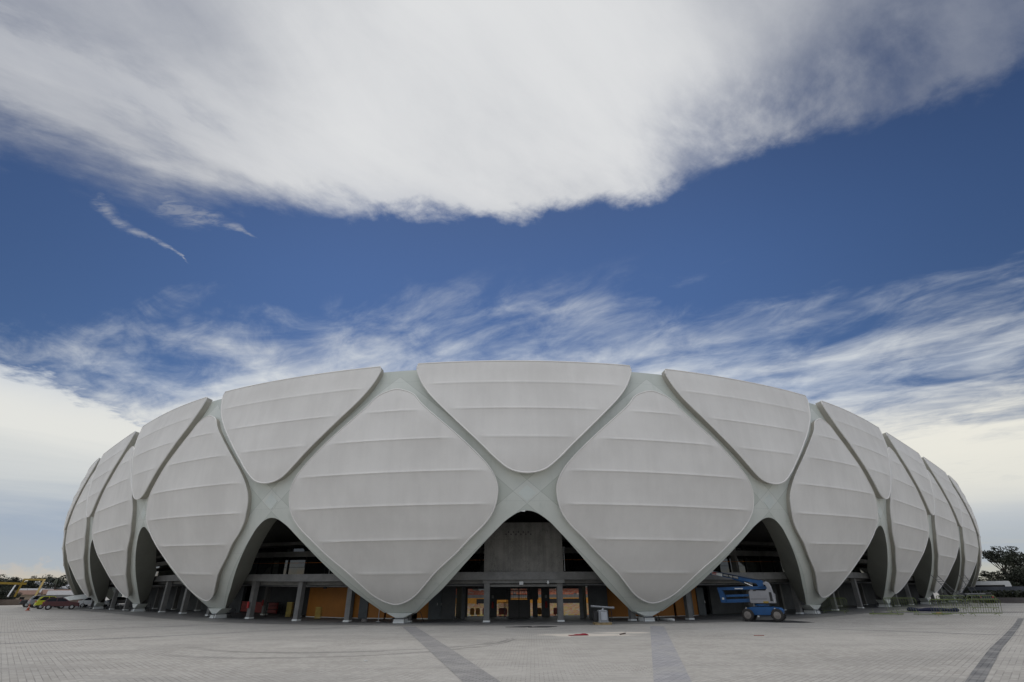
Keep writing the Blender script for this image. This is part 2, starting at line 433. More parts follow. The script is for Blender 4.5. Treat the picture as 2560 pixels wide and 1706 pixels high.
# top lid
tu = np.linspace(ULO, UHI, 26 * 8 + 1)
A = surf(tu, ZTOP); B = surf(tu, ZTOP, -.8); n = len(tu)
fm.add(np.concatenate([A, B]), [(i, n + i, n + i + 1, i + 1) for i in range(n - 1)], 0); uvs += [(a, ZTOP) for a in tu] * 2
fo = sbuild(fm, 'steel_lattice', [M_FRAME, M_REVEAL_SHADE], smooth=True, recalc=False, angle=35)
uvl = fo.data.uv_layers.new(name='UVMap')
li = np.zeros(len(fo.data.loops), int); fo.data.loops.foreach_get('vertex_index', li)
uvl.data.foreach_set('uv', np.array(uvs, float)[li].ravel())
# cover strips: the crossing arm laid over the other one shows a 2 cm step at every node and head
M_NODE = mat('node_plate_steel', (.69, .735, .70), .4, var=.05, scale=.7)
for k in BAYS:
    nm = MB(); ctr, zc_, hw, hh = k + .5, 7.40, .032, .50
    uu = np.array([ctr - hw, ctr, ctr + hw, ctr]); z4 = np.array([zc_, zc_ - hh, zc_, zc_ + hh])
    a = surf(uu, z4, .02); b4 = surf(uu, z4, -.05)
    nm.add(np.concatenate([a, b4]), [(0, 1, 2, 3), (0, 4, 5, 1), (1, 5, 6, 2), (2, 6, 7, 3), (3, 7, 4, 0)])
    sbuild(nm, 'node_plate', M_NODE)

# ------------------------------------------------------------------ membrane panels
def offset_dist(q, P):
    P = np.asarray(P); a = P; b = np.roll(P, -1, 0); d = b - a; t = np.clip(((q - a) * d).sum(1) / np.maximum((d * d).sum(1), 1e-9), 0, 1)
    return np.sqrt((((a + d * t[:, None]) - q) ** 2).sum(1).min())
def panel_template(halfpts, ridges, zflat=None):
    if zflat is None:
        hp = catmull(halfpts + [(-a, z) for a, z in halfpts[-2:0:-1]], 4)
        poly = hp
    else:
        hp = catmull(halfpts, 4, closed=False)
        top = [(u, zflat) for u in np.linspace(hp[-1][0], -hp[-1][0], 19)][1:]
        poly = hp + [(hp[-1][0] * 1.0, zflat)][:0] + [(hp[-1][0] - .004, zflat)] + top[:-1] + [(-hp[-1][0] + .004, zflat)] + [(-a, z) for a, z in hp[::-1]][:-1]
    P2 = np.array([(u * L, z) for u, z in poly])
    pts = []; zs = []
    lv = [P2[:, 1].min()] + list(ridges) + [P2[:, 1].max()]
    for r in ridges: zs += [r - .14, r - .065, r, r + .065, r + .16]
    for a, b in zip(lv[:-1], lv[1:]): zs += [a + (b - a) * .3, (a + b) / 2, a + (b - a) * .7]
    for z in zs:
        for u in np.arange(-.42, .4201, .028):
            q = np.array((u * L, z))
            if in_poly(q, P2) and offset_dist(q, P2) > .16: pts.append(tuple(q))
    n = len(P2); V = [Vector(q) for q in P2.tolist() + pts]
    vo, eo, fo_, *_ = delaunay_2d_cdt(V, [(i, (i + 1) % n) for i in range(n)], [], 0, 1e-5)
    fs = [f for f in fo_ if in_poly(sum((vo[i] for i in f), Vector((0, 0))) / 3, P2)]
    vv = np.array([tuple(v) for v in vo])
    dist = np.array([offset_dist(q, P2) for q in vv])
    rid = np.zeros(len(vv)); sag = np.zeros(len(vv))
    for r in ridges: rid = np.maximum(rid, np.exp(-((vv[:, 1] - r) / .055) ** 2))
    for a, b in zip(lv[:-1], lv[1:]):
        mm = (vv[:, 1] >= a) & (vv[:, 1] <= b); s_ = (vv[mm, 1] - a) / (b - a); sag[mm] = 4 * s_ * (1 - s_)
    fade = sst(dist, .25, .75)
    bump = .034 * rid * fade - .025 * sag * fade + .03 * sst(dist, 0, .5)
    return vv, fs, bump, np.array(poly), lv
RD = [3.02, 4.88, 6.82, 8.80, 10.87, 12.87]; RV = [10.86, 12.79, 14.70]
TD = panel_template(DIA, RD); TV = panel_template(VEE, RV, 16.40)
def piecewise_profile(lv):
    lv = np.array(lv); return lambda z: np.interp(z, lv, prof(lv))
def panel(ctr, T, ex0, label=None):
    vv, fs, bump, poly, lv = T
    fz = [lv[0], (lv[0] * .5 + lv[1] * .5)] + lv[1:-1] + [lv[-1]]
    pf = piecewise_profile(fz)
    u = ctr + vv[:, 0] / L; z = vv[:, 1]
    pb = MB()
    pb.add(surf(u, z, ex0 + bump, o=pf(z)), fs, 0)
    pu = ctr + poly[:, 0]; pz = poly[:, 1]; n = len(pu)
    outer = surf(pu, pz, ex0, o=pf(pz)); inner = surf(pu, pz, -.03)
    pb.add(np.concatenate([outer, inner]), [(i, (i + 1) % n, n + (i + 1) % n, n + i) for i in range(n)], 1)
    o = sbuild(pb, 'membrane_panel', [M_FAB, M_SIDE_SHADE], smooth=True, angle=50)
    rb = MB(); rb.tube(surf(pu, pz, ex0 - .012, o=pf(pz)), .052, 6, closed=True)
    r = rb.build('edge_tube', M_RIM, o, True); r.matrix_parent_inverse = Matrix.Identity(4)
    return o
for k in BAYS:
    panel(k, TD, .36); panel(k + .5, TV, .52)

# ------------------------------------------------------------------ pedestals
for k in BAYS:
    x, y, hh = (float(q) for q in frame_at(k)); zt = float(dz(k, .4)); zg = float(ground_z(x, y))
    R = Matrix.Translation((x, y, 0)) @ Matrix.Rotation(hh, 4, 'Z')
    def tr(pts): return [tuple(R @ Vector(p)) for p in pts]
    dy = .30
    def quad(w, d, z): return tr([(-w, dy - d - .1, z), (w, dy - d - .1, z), (w, dy + d, z), (-w, dy + d, z)])
    pb = MB()
    a = zt + .53; b = max(zt + .22, zg + .34)
    pb.loft([quad(.40, .42, zg - .02), quad(.36, .36, zg + .26)])
    po = sbuild(pb, 'pedestal', M_WHITE)
    bb = MB(); bb.loft([quad(.30, .34, zg + .26), quad(.30, .34, zg + .31)]); bb.loft([quad(.28, .3, zg + .31), quad(.34, .36, b)])
    q = bb.build('bearing', M_WHITE, po); q.matrix_parent_inverse = Matrix.Identity(4)
    fb = MB(); fb.loft([quad(.34, .36, b), quad(.92, .34, a)]); q = fb.build('foot_cone', M_FRAME, po)
    cb = MB()
    for sx in (-1, 1):
        cb.tube(tr([(sx * .42, -.32, zg + .28), (sx * .45, -.36, zg), (sx * .62, -.3, zg + .01)]), .022, 5)
        cb.tube(tr([(sx * .42, -.32, zg + .28), (sx * .48, .9, zg + .30), (sx * .50, 1.0, zg)]), .022, 5)
        cb.tube(tr([(sx * .30, -.30, zg + .29), (sx * .42, -.32, zg + .28)]), .02, 5)
    cb.tube(tr([(.46, .9, zg + .6), (1.1, .8, zg + .62), (1.35, .9, zg)]), .02, 5)
    cb.tube(tr([(-.36, -.33, zg + .27), (.36, -.33, zg + .27)]), .03, 5)
    cb.build('brace', M_BLACK, po)

# ------------------------------------------------------------------ concrete structure inside
def ribbon(mb, u0, u1, d0, d1, z0, z1, mi=0, step=.06):
    n = max(2, int(abs(u1 - u0) / step) + 1); uu = np.linspace(u0, u1, n); fz = floor_z(uu)
    S_ = []
    for i, u in enumerate(uu):
        S_.append([tuple(inside(u, d, fz[i] + z)) for d, z in ((d0, z0), (d1, z0), (d1, z1), (d0, z1))])
    return mb.loft(S_, mi)
UV0, UV1 = -4.4, 6.6                              # the stretch of ring one can look into
b = MB(); ribbon(b, UV0, UV1, .25, .75, 2.50, 2.98); ribbon(b, UV0, UV1, .75, 12, 2.62, 2.92); sbuild(b, 'upper_floor', M_CONC2)
b = MB(); ribbon(b, UV0, UV1, .9, 1.3, 2.28, 2.50); ribbon(b, UV0, UV1, 6.6, 7.0, 2.3, 2.62)
for u in np.arange(UV0, UV1, 1 / 6): ribbon(b, u, u + .02, 1.3, 7, 2.36, 2.62)
sbuild(b, 'floor_beam', M_CONC)
def column(u, d, w=.37, top=2.52, dd=.36):
    x, y, hh = (float(q) for q in frame_at(u)); f = float(floor_z(u)); p = inside(u, d)
    cbm = MB(); cbm.box((p[0], p[1], f + top / 2), (w, dd, top), hh); o = sbuild(cbm, 'column', M_CONC2)
    pb = MB(); pb.box((p[0], p[1], f + .05), (w + .08, dd + .08, .1), hh); pb.build('plinth', M_WHITE, o)
third = [i / 3 for i in range(-13, 20)]
FRONT = [-3.4, -3.05, -2.7, -2.35, -2.0, -1.68, -1.40, -1.12, -.80, -.51, -.25, .02, .345, .645, .95, 1.22, 1.59, 1.93, 2.3, 2.65, 3.0, 3.35, 3.7, 4.05, 4.4, 4.75]
for u in FRONT: column(u, .62)
for u in (-2.6, -2.2, -1.8, -1.42, -1.02, -.74, -.40, 1.42, 1.86, 2.2, 2.6, 3.0, 3.5): column(u, 4.3, .30)
# upper floor: beam, posts, glazing, railing
b = MB(); ribbon(b, UV0, UV1, 3.4, 3.8, 4.35, 4.75); ribbon(b, UV0, UV1, 3.8, 12, 5.3, 5.55); sbuild(b, 'upper_beam', M_CONC)
b = MB(); ribbon(b, UV0, UV1, 5.6, 5.75, 2.92, 5.3); sbuild(b, 'glazing', M_GLASS)
for u in np.arange(-2.6, 3.6, .16):
    b = MB(); p = inside(u, 5.55); f = float(floor_z(u)); b.box((p[0], p[1], f + 4.1), (.09, .07, 2.4), float(frame_at(u)[2])); sbuild(b, 'mullion', M_BLACK)
b = MB()
b.tube([inside(u, 1.6, float(floor_z(u)) + 3.80) for u in np.arange(UV0, UV1, .1)], .014, 5)
sbuild(b, 'handrail', mat('orange_rail', (.40, .14, .02), .5))
for u in (-1.6, -.42, .165, 1.32, 2.42):
    b = MB(); p = inside(u, 1.6); f = float(floor_z(u)); b.tube([(p[0], p[1], f + 2.92), (p[0], p[1], f + 4.4)], .03, 6); sbuild(b, 'railing_post', M_STEEL)
for u in (-1.9, -1.25, -.45, .18, 1.2, 1.75, 2.4):
    b = MB(); p = inside(u, 3.6); f = float(floor_z(u)); b.box((p[0], p[1], f + 4.4), (.26, .5, 2.9), float(frame_at(u)[2])); sbuild(b, 'upper_column', M_CONC)
# roof over the stands, closing the space behind the facade
b = MB(); uu = np.linspace(ULO, UHI, 26 * 6 + 1); n = len(uu)
A = surf(uu, 16.0, -.9)
rows = [A] + [np.stack([*np.moveaxis(inside(uu, d, z), -1, 0)], -1) for d, z in ((1.0, 16.9), (10, 17.6), (22, 18.2))]
rows2 = [r + np.array((0, 0, .5)) for r in rows[::-1]]
allr = rows + rows2
b.add(np.concatenate(allr), [(i * n + j, i * n + j + 1, (i + 1) * n + j + 1, (i + 1) * n + j) for i in range(len(allr) - 1) for j in range(n - 1)])
sbuild(b, 'roof', M_ROOFIN, recalc=False)
# upper stand underside (dark slope) with one narrow gap that shows the sky
b = MB()
def slope(u0, u1, d0, z0, d1, z1):
    n_ = max(2, int((u1 - u0) / .08) + 1); q = np.linspace(u0, u1, n_); f = floor_z(q)
    lo = np.stack([*np.moveaxis(inside(q, d0), -1, 0)], -1); hi = np.stack([*np.moveaxis(inside(q, d1), -1, 0)], -1)
    lo[:, 2] = f + z0; hi[:, 2] = f + z1
    V = np.concatenate([lo, hi, lo + (0, 0, .3), hi + (0, 0, .3)])
    F = []
    for i in range(n_ - 1): F += [(i, i + 1, n_ + i + 1, n_ + i), (2 * n_ + i, 3 * n_ + i, 3 * n_ + i + 1, 2 * n_ + i + 1), (i, 2 * n_ + i, 2 * n_ + i + 1, i + 1), (n_ + i, n_ + i + 1, 3 * n_ + i + 1, 3 * n_ + i)]
    F += [(0, n_, 3 * n_, 2 * n_), (n_ - 1, 3 * n_ - 1, 4 * n_ - 1, 2 * n_ - 1)]
    b.add(V, F)
slope(UV0, .425, 6, 5.5, 1.2, 14); slope(.425, .485, 6, 5.5, 1.2, 14); slope(.485, .525, 6, 5.5, 5.02, 7.24); slope(.485, .525, 4.83, 7.57, 1.2, 14); slope(.525, UV1, 6, 5.5, 1.2, 14)
sbuild(b, 'upper_stand', M_ROOFIN)

# concrete stair core over the entrance, flat face across the corner
def panelled_concrete():
    m, t, bs = new_mat('shuttered_concrete')
    tc = t.node('ShaderNodeTexCoord').outputs['Object']
    x, y, z = t.sep(tc)
    n = t.noise(tc, .7, 8, .65); st = t.noise(t.mapping(tc, scale=(3.2, 1, .22)), 1.0, 8, .65); fine = t.noise(tc, 14, 4, .6)
    base = t.mix(t.smooth(t.add(t.mul(n, .6), t.mul(st, .4)), .36, .64), (.12, .115, .106), (.225, .218, .20))
    j = t.math('MAXIMUM', t.math('LESS_THAN', t.math('FRACT', t.mul(t.add(x, 50.35), .82)), .02), t.math('LESS_THAN', t.math('FRACT', t.mul(z, .4)), .012))
    base = t.mix(t.mul(j, .45), base, (.09, .088, .08))
    base = t.mix(t.smooth(fine, .35, .65, 0, .18), base, (.33, .32, .3))
    crack = t.math('ABSOLUTE', t.sub(t.noise(t.mapping(tc, scale=(1, 1, .35)), .8, 5, .6), .5))
    base = t.mix(t.smooth(crack, .006, .001, 0, .5), base, (.07, .07, .065))
    t.l.new(base, bs.inputs['Base Color']); bs.inputs['Roughness'].default_value = .85
    return m
M_CORE = panelled_concrete()
YC = 37.75
b = MB()
hx = [(-.78 + .172 * i, 5.42 + .075 * (1 if i % 2 else -1)) for i in range(11)]
xs = sorted({-1.98, 3.40} | {x + s for x, _ in hx for s in (-.045, .045)})
x0, x1, z0, z1 = -1.98, 3.40, 2.46, 6.12
b.box(((x0 + x1) / 2, YC + 1.6, (z0 + z1) / 2), (x1 - x0, 3.0, z1 - z0))
core = sbuild(b, 'stair_core', M_CORE)
b = MB()
for x, z in hx: b.box((x + .3, YC + .098, z), (.085, .012, .085))
b.build('vent_hole', M_BLACK, core)
b = MB(); b.box((.7, YC + .35, 2.36), (5.5, .6, .2)); b.box((.7, YC + .4, 2.12), (4.9, .3, .14)); sbuild(b, 'lintel', M_CONC)
b = MB()
for k_ in range(3): b.tube([(3.44, YC + .1, 4.35 + k_ * .07), (3.56, YC + .1, 4.37 + k_ * .07)], .02, 6)
b.tube([(3.5, YC + .1, 4.35), (3.5, YC + .1, 3.0)], .02, 6); sbuild(b, 'conduit', M_STEEL)
b = MB(); b.box((.54, YC - .02, 2.26), (.26, .2, .2)); b.box((.54, YC - .1, 2.20), (.2, .1, .06)); sbuild(b, 'floodlight', M_STEEL)
b = MB(); b.box((2.33, YC, 2.36), (.1, .1, .08)); b.tube([(2.33, YC, 2.32), (2.33, YC, 2.26), (2.33, YC, 2.19)], [.1, .09, .03], 10); sbuild(b, 'security_camera', M_WHITE)

b = MB()
for d_, z_, r_ in ((1.6, 2.22, .05), (2.3, 2.26, .035), (3.4, 2.2, .07)):
    b = MB(); b.tube([inside(u, d_, float(floor_z(u)) + z_) for u in np.arange(UV0, UV1, .08)], r_, 8); sbuild(b, 'service_pipe', M_STEEL if r_ < .06 else M_CONC)
# ground floor rear wall, bay by bay: orange infill panels, dark walls, doors
b = MB(); 
for u0, u1 in ((-4.3, -1.35), (-.72, -.30), (-.02, .08), (.90, .92), (1.06, 1.13), (1.30, 1.36), (1.62, 6.4)): ribbon(b, u0, u1, 5.0, 5.25, 0, 2.62)
sbuild(b, 'dark_wall', M_DARKW)
for u0, u1 in ((-.70, -.44), (-.415, -.345), (-.325, -.21), (-.20, -.06), (-.03, .035), (.93, 1.055), (1.075, 1.13), (1.16, 1.325), (1.34, 1.50)):
    b = MB(); ribbon(b, u0, u1, 4.55, 4.66, .09, 2.35); o = sbuild(b, 'orange_wall', M_ORANGE)
    b = MB(); ribbon(b, u0, u1, 4.5, 4.7, 0, .09); b.build('skirting', M_WHITE, o)
for u in (.055, .075, 1.145, 1.51, -.33):
    p = inside(u, 4.5); f = float(floor_z(u)); b = MB(); b.box((p[0], p[1], f + 1.0), (.75, .08, 2.0), float(frame_at(u)[2])); o = sbuild(b, 'service_door', mat('grey_door', (.10, .115, .125), .5))
    b = MB(); b.box((p[0] + .28, p[1] - .06, f + 1.0), (.05, .06, .16), float(frame_at(u)[2])); b.build('handle', M_STEEL, o)
# red and dark things inside the left bays
b = MB(); ribbon(b, -1.34, -.98, 5.0, 5.1, .1, .9); sbuild(b, 'red_hoarding', mat('red_board', (.22, .025, .02), .6))
for u0, u1 in ((-1.75, -.02), (.98, 1.80)):
    b = MB(); ribbon(b, u0, u1, 6.4, 6.6, 0, 2.62); sbuild(b, 'store_wall', M_DARKW)
# entrance wall with openings to the pitch
YW = 45.2; FZ = .02
b = MB()
def wall(xa, xb, za, zb, y=YW, th=.3): b.box(((xa + xb) / 2, y, (za + zb) / 2), (xb - xa, th, zb - za))
ztop, zop = 2.62, 1.86
wall(-4.9, 5.6, zop + .12, ztop)
for xa, xb in ((-3.9, -3.62), (-1.86, -1.30), (2.22, 2.86)): wall(xa, xb, FZ, zop + .12)
wall(-1.30, -.20, 1.20, zop + .12); wall(1.10, 1.98, 1.20, zop + .12)
wall(1.52, 1.90, FZ, 1.2)
o = sbuild(b, 'entrance_wall', M_DARKW)
for c_, d_, r_ in (((-4.0, 43.4, 1.3), (.25, 3.4, 2.6), .22), ((5.25, 43.2, 1.3), (.25, 3.6, 2.6), -.20), ((-4.75, 42.1, 1.3), (1.0, .2, 2.6), 0), ((6.2, 42.0, 1.3), (1.4, .2, 2.6), 0)):
    b = MB(); b.box(c_, d_, r_); sbuild(b, 'passage_wall', M_DARKW)
b = MB()
for i in range(16): b.box((.42, 43.4 + i * .02, .06 + i * .075), (1.66, .05, .062))
b.box((.42, 43.9, .6), (1.6, .3, 1.2)); sbuild(b, 'roller_shutter', mat('shutter', (.045, .045, .048), .5, var=.1))
b = MB()
for x in (-.48, .42, 1.24): b.box((x, 43.3, 1.05), (.06, .08, 2.1))
for z in (1.28, 1.55, 1.85, 2.1): b.box((.38, 43.3, z), (1.74, .05, .045))
for x in np.linspace(-.4, 1.2, 12): b.box((x, 43.32, 1.55), (.015, .02, .55))
sbuild(b, 'gate_grille', M_BLACK)
for x0_, y0_ in ((-1.15, 43.9), (-.72, 43.6)):
    b = MB()
    for i in range(8): b.box((x0_ + i * .055 * (1 if y0_ > 43.7 else .4), y0_, .55), (.016, .03, 1.0))
    b.box((x0_ + .2, y0_, 1.05), (.45, .03, .03)); sbuild(b, 'turnstile', M_BLACK)
for x in (-1.62, 2.58):
    b = MB(); b.tube([(x, 44.95, .62), (x, 44.95, .98), (x, 44.95, 1.06), (x, 44.95, 1.1)], [.085, .085, .04, .02], 10); o = sbuild(b, 'extinguisher', M_RED)
    b = MB(); b.box((x, 45.02, 1.42), (.17, .02, .22)); b.build('sign_plate', mat('sign_grey', (.3, .3, .3)), o)
for u, d in ((-.80, .30), (-1.02, 4.0)):
    p = inside(u, d); f = float(floor_z(u)); b = MB(); b.tube([(p[0], p[1], f + .7), (p[0], p[1], f + 1.05), (p[0], p[1], f + 1.14)], [.08, .08, .03], 10); sbuild(b, 'extinguisher', M_RED)
# small lamps and boxes hung under the slab
for u, d in ((-.93, 2.2), (-.45, 2.0), (-.2, 2.2), (.16, 4.5), (.2, 4.6), (.27, 4.7), (.72, 4.6), (1.13, 1.8), (1.25, 2.2), (1.7, 2.2), (2.1, 2.0)):
    p = inside(u, d); f = float(floor_z(u)); b = MB(); b.box((p[0], p[1], f + 2.12), (.20, .16, .16), float(frame_at(u)[2])); b.tube([(p[0], p[1], f + 2.2), (p[0], p[1], f + 2.62)], .012, 5); sbuild(b, 'hanging_lamp', M_BLACK)
# pitch-side: far stand seen through the openings
def seat_mat(name, c1, c2, c3):
    m, t, bs = new_mat(name)
    oi = t.node('ShaderNodeAttribute', attribute_name='seatcol').outputs['Fac']
    a = t.mix(t.math('GREATER_THAN', oi, .45), c1, c2); a = t.mix(t.math('GREATER_THAN', oi, .8), a, c3)
    t.l.new(a, bs.inputs['Base Color']); bs.inputs['Roughness'].default_value = .45
    return m
M_SEATS = seat_mat('mixed_seats', (.60, .45, .18), (.58, .27, .17), (.56, .48, .38))
M_SEATR = seat_mat('red_seats', (.55, .16, .09), (.60, .22, .12), (.5, .35, .25))
def stand(y0, z0, y1, z1, rows, x0, x1, dx, m):
    tb = MB(); vals = []
    for r in range(rows):
        f = r / (rows - 1); y = y0 + (y1 - y0) * f; z = z0 + (z1 - z0) * f
        tb.box(((x0 + x1) / 2, y + .4, z - .4), (x1 - x0, (y1 - y0) / rows + .02, .7 + .001 * r))
    steps = sbuild(tb, 'terrace', M_CONC2)
    tb = MB()
    for r in range(rows):
        f = r / (rows - 1); y = y0 + (y1 - y0) * f; z = z0 + (z1 - z0) * f
        for x in np.arange(x0, x1, dx):
            if (x + r * .35) % 17 < 1.0: continue
            tb.box((x, y + .1, z + .18), (dx * .86, .3, .42)); vals += [random.random()] * 6
    o = sbuild(tb, 'seat_rows', m, parent=None); o['kind'] = 'stuff'
    at = o.data.attributes.new('seatcol', 'FLOAT', 'FACE'); at.data.foreach_set('value', vals)
stand(118, -2.5, 150, -1.05, 30, -22, 22, .62, M_SEATS)
stand(158, 1.35, 176, 2.9, 14, -26, 26, .8, M_SEATR)
b = MB(); b.box((0, 152.6, -.2), (60, .4, 1.6)); sbuild(b, 'far_orange_wall', mat('far_orange', (.62, .28, .04), .6))
b = MB(); b.box((-8.5, 152.3, -.3), (2.6, .2, 1.3)); b.box((13.5, 152.3, -.3), (9, .2, 1.3)); sbuild(b, 'far_opening', M_BLACK)
b = MB(); b.box((0, 153.5, .98), (62, 2, .75)); b.box((0, 182, 4.1), (70, 2, 2.2)); sbuild(b, 'far_parapet', M_CONC2)
for x in (-3.33, -2.88, -2.32, -1.0, -.72, 2.1, 3.42, 3.88):
    b = MB(); w_ = .36
    b.loft([[(x - w_ / 2 + e, 46.6 + yy, .12), (x - w_ / 2 + e, 46.6 + yy, .52), (x - w_ / 2 + .06 + e, 46.6 + yy, .6), (x + w_ / 2 - .06 - e, 46.6 + yy, .6), (x + w_ / 2 - e, 46.6 + yy, .52), (x + w_ / 2 - e, 46.6 + yy, .12)] for yy, e in ((0, .02), (.02, 0), (.06, 0))])
    b.box((x, 46.8, .16), (w_, .4, .05)); b.box((x, 46.8, .02), (.06, .06, .3))
    sbuild(b, 'seat', mat('seat_back', (.50, .20, .03) if -3.4 < x < -2.5 or 1.5 < x < 2.5 else (.40, .06, .04), .4))

# ------------------------------------------------------------------ ground
def ground():
    m, t, bs = new_mat('granite_setts')
    g = t.node('ShaderNodeNewGeometry').outputs['Position']
    x, y, z = t.sep(g)
    # three fields of setts, parted by the two dark bands
    lf = t.math('LESS_THAN', x, t.math('MULTIPLY_ADD', t.sub(y, 12.6), -.27, -.45))
    rf = t.math('GREATER_THAN', x, t.math('MULTIPLY_ADD', t.sub(y, 12.47), .235, 3.26))
    def bricks(rot, off):
        br = t.node('ShaderNodeTexBrick'); br.offset = .5
        t.l.new(t.mapping(g, rot=(0, 0, rot), loc=off), br.inputs['Vector'])
        br.inputs['Scale'].default_value = 1.0; br.inputs['Brick Width'].default_value = .20; br.inputs['Row Height'].default_value = .135
        br.inputs['Mortar Size'].default_value = .011; br.inputs['Mortar Smooth'].default_value = .3; br.inputs['Bias'].default_value = 0
        br.inputs['Color1'].default_value = (0, 0, 0, 1); br.inputs['Color2'].default_value = (1, 1, 1, 1); br.inputs['Mortar'].default_value = (.5, .5, .5, 1)
        return br.outputs['Color'], br.outputs['Fac']
    cl, fl = bricks(math.radians(-132), (0, 0, 0)); cr_, fr = bricks(math.radians(-47), (0, 0, 0)); cc, fc = bricks(math.radians(2), (0, 0, 0))
    col = t.mix(lf, t.mix(rf, cc, cr_), cl)
    mor = t.mix(lf, t.mix(rf, fc, fr), fl)
    big = t.noise(g, .10, 7, .6, .4); mid = t.noise(t.mapping(g, rot=(0, 0, .1), scale=(.35, 1.3, 1)), .8, 8, .65); fine = t.noise(g, 22, 4, .6)
    base = t.mix(t.smooth(col, 0, 1), (.335, .316, .286), (.425, .405, .372))
    base = t.mix(t.smooth(big, .34, .66, 0, .55), base, (.455, .437, .405))
    base = t.mix(t.smooth(mid, .50, .70, 0, .42), base, (.26, .248, .23))
    base = t.mix(t.smooth(mid, .42, .28, 0, .40), base, (.50, .487, .455))
    pat = t.noise(t.mapping(g, rot=(0, 0, .78), scale=(.5, 1, 1)), .22, 8, .68, .6)
    base = t.mix(t.smooth(pat, .52, .60, 0, .38), base, (.27, .258, .24))
    base = t.mix(t.smooth(pat, .44, .37, 0, .35), base, (.49, .475, .445))
    sp = t.noise(g, 3.2, 5, .7); base = t.mix(t.smooth(sp, .66, .74, 0, .5), base, (.20, .19, .178))
    rust = t.noise(g, .33, 6, .62)
    base = t.mix(t.smooth(rust, .62, .74, 0, .25), base, (.30, .24, .18))
    mdark = t.mul(mor, t.smooth(t.noise(g, .6, 5, .6), .36, .62, .05, .66))
    base = t.mix(mdark, base, (.14, .132, .124))
    base = t.mix(t.smooth(fine, .35, .7, 0, .22), base, (.14, .135, .13))
    # tyre tracks swung round by a turning truck
    tw = t.math('MULTIPLY', t.sub(t.noise(g, .5, 3), .5), .3)
    for cx, cy, r in ((-6.55, 25.53, 6.62), (-6.55, 25.53, 6.82), (-7.1, 24.29, 6.86), (-7.1, 24.29, 7.08)):
        dd = t.math('SQRT', t.add(t.math('POWER', t.sub(x, cx), 2.0), t.math('POWER', t.sub(y, cy), 2.0)))
        a = t.smooth(t.math('ABSOLUTE', t.add(t.sub(dd, r), tw)), 0.09, .02)
        a = t.mul(t.mul(t.mul(a, t.smooth(x, -12.3, -8.8)), t.smooth(y, 25.5, 21.5)), t.smooth(t.noise(g, 1.2, 5),   .35, .55, .3, .75))
        base = t.mix(a, base, (.10, .098, .095))
    # pale sand swept out in front of the entrance
    sd = t.math('SQRT', t.add(t.math('POWER', t.mul(t.sub(x, 3.3), .48), 2.0), t.math('POWER', t.sub(y, 26.2), 2.0)))
    sd2 = t.math('SQRT', t.add(t.math('POWER', t.mul(t.sub(x, 5.2), .55), 2.0), t.math('POWER', t.sub(y, 27.7), 2.0)))
    sn = t.mul(t.sub(t.noise(g, 1.1, 7, .65), .5), 1.4)
    base = t.mix(t.smooth(t.add(t.math('MINIMUM', sd, t.add(sd2, .35)), sn), 1.2, .7, 0, .9), base, (.62, .565, .49))
    t.l.new(base, bs.inputs['Base Color']); bs.inputs['Roughness'].default_value = .8
    bn = t.node('ShaderNodeBump'); bn.inputs['Strength'].default_value = .35; bn.inputs['Distance'].default_value = .012
    t.l.new(t.sub(t.mul(fine, .5), mor), bn.inputs['Height']); t.l.new(bn.outputs[0], bs.inputs['Normal'])
    # one sheet to the horizon with the sunken bowl left open
    hole = [tuple(inside(u, 9.0)[:2]) for u in np.linspace(ULO, UHI, 26 * 6 + 1)[:-1]]
    pts = list(hole); n = len(hole); ed = [(i, (i + 1) % n) for i in range(n)]
    for r in np.concatenate([np.arange(1, 66, 1.5), np.geomspace(68, 3500, 22)]):
        for a in np.arange(0, 360, 3 if r < 250 else 6):
            q = (r * math.sin(math.radians(a)), r * math.cos(math.radians(a)))
            if not in_poly(q, hole): pts.append(q)
    vo, eo, fo_, *_ = delaunay_2d_cdt([Vector(q) for q in pts], ed, [], 0, 1e-4)
    fs = [f for f in fo_ if not in_poly(sum((vo[i] for i in f), Vector((0, 0))) / 3, hole)]
    vs = [(v[0], v[1], float(ground_z(v[0], v[1]))) for v in vo]
    gb = MB(); gb.add(vs, fs); o = gb.build('ground', m, smooth=True, recalc=False)
    if o.data.polygons[0].normal.z < 0: o.data.flip_normals()
    tag(o, kind='structure')
    return m
M_GROUND = ground()
def strip(name, pts, w, m, lift=.006, wts=None):
    """flat band following pts (x, y) on the ground"""
    P = []; 
    for (a, b_) in zip(pts[:-1], pts[1:]):
        nn = max(2, int(math.hypot(b_[0] - a[0], b_[1] - a[1]) / 1.2))
        P += [(a[0] + (b_[0] - a[0]) * i / nn, a[1] + (b_[1] - a[1]) * i / nn) for i in range(nn)]
    P.append(pts[-1]); V = []
    for i, p in enumerate(P):
        a, c = P[max(i - 1, 0)], P[min(i + 1, len(P) - 1)]; d = Vector((c[0] - a[0], c[1] - a[1])).normalized(); nx, ny = -d.y, d.x
        for s_ in (-1, 1):
            q = (p[0] + nx * w / 2 * s_, p[1] + ny * w / 2 * s_); V.append((*q, float(ground_z(*q)) + lift))
    sb = MB(); sb.add(V, [(2 * i, 2 * i + 1, 2 * i + 3, 2 * i + 2) for i in range(len(P) - 1)])
    o = sb.build(name, m, recalc=False)
    if o.data.polygons[0].normal.z < 0: o.data.flip_normals()
    return tag(o, kind='structure')
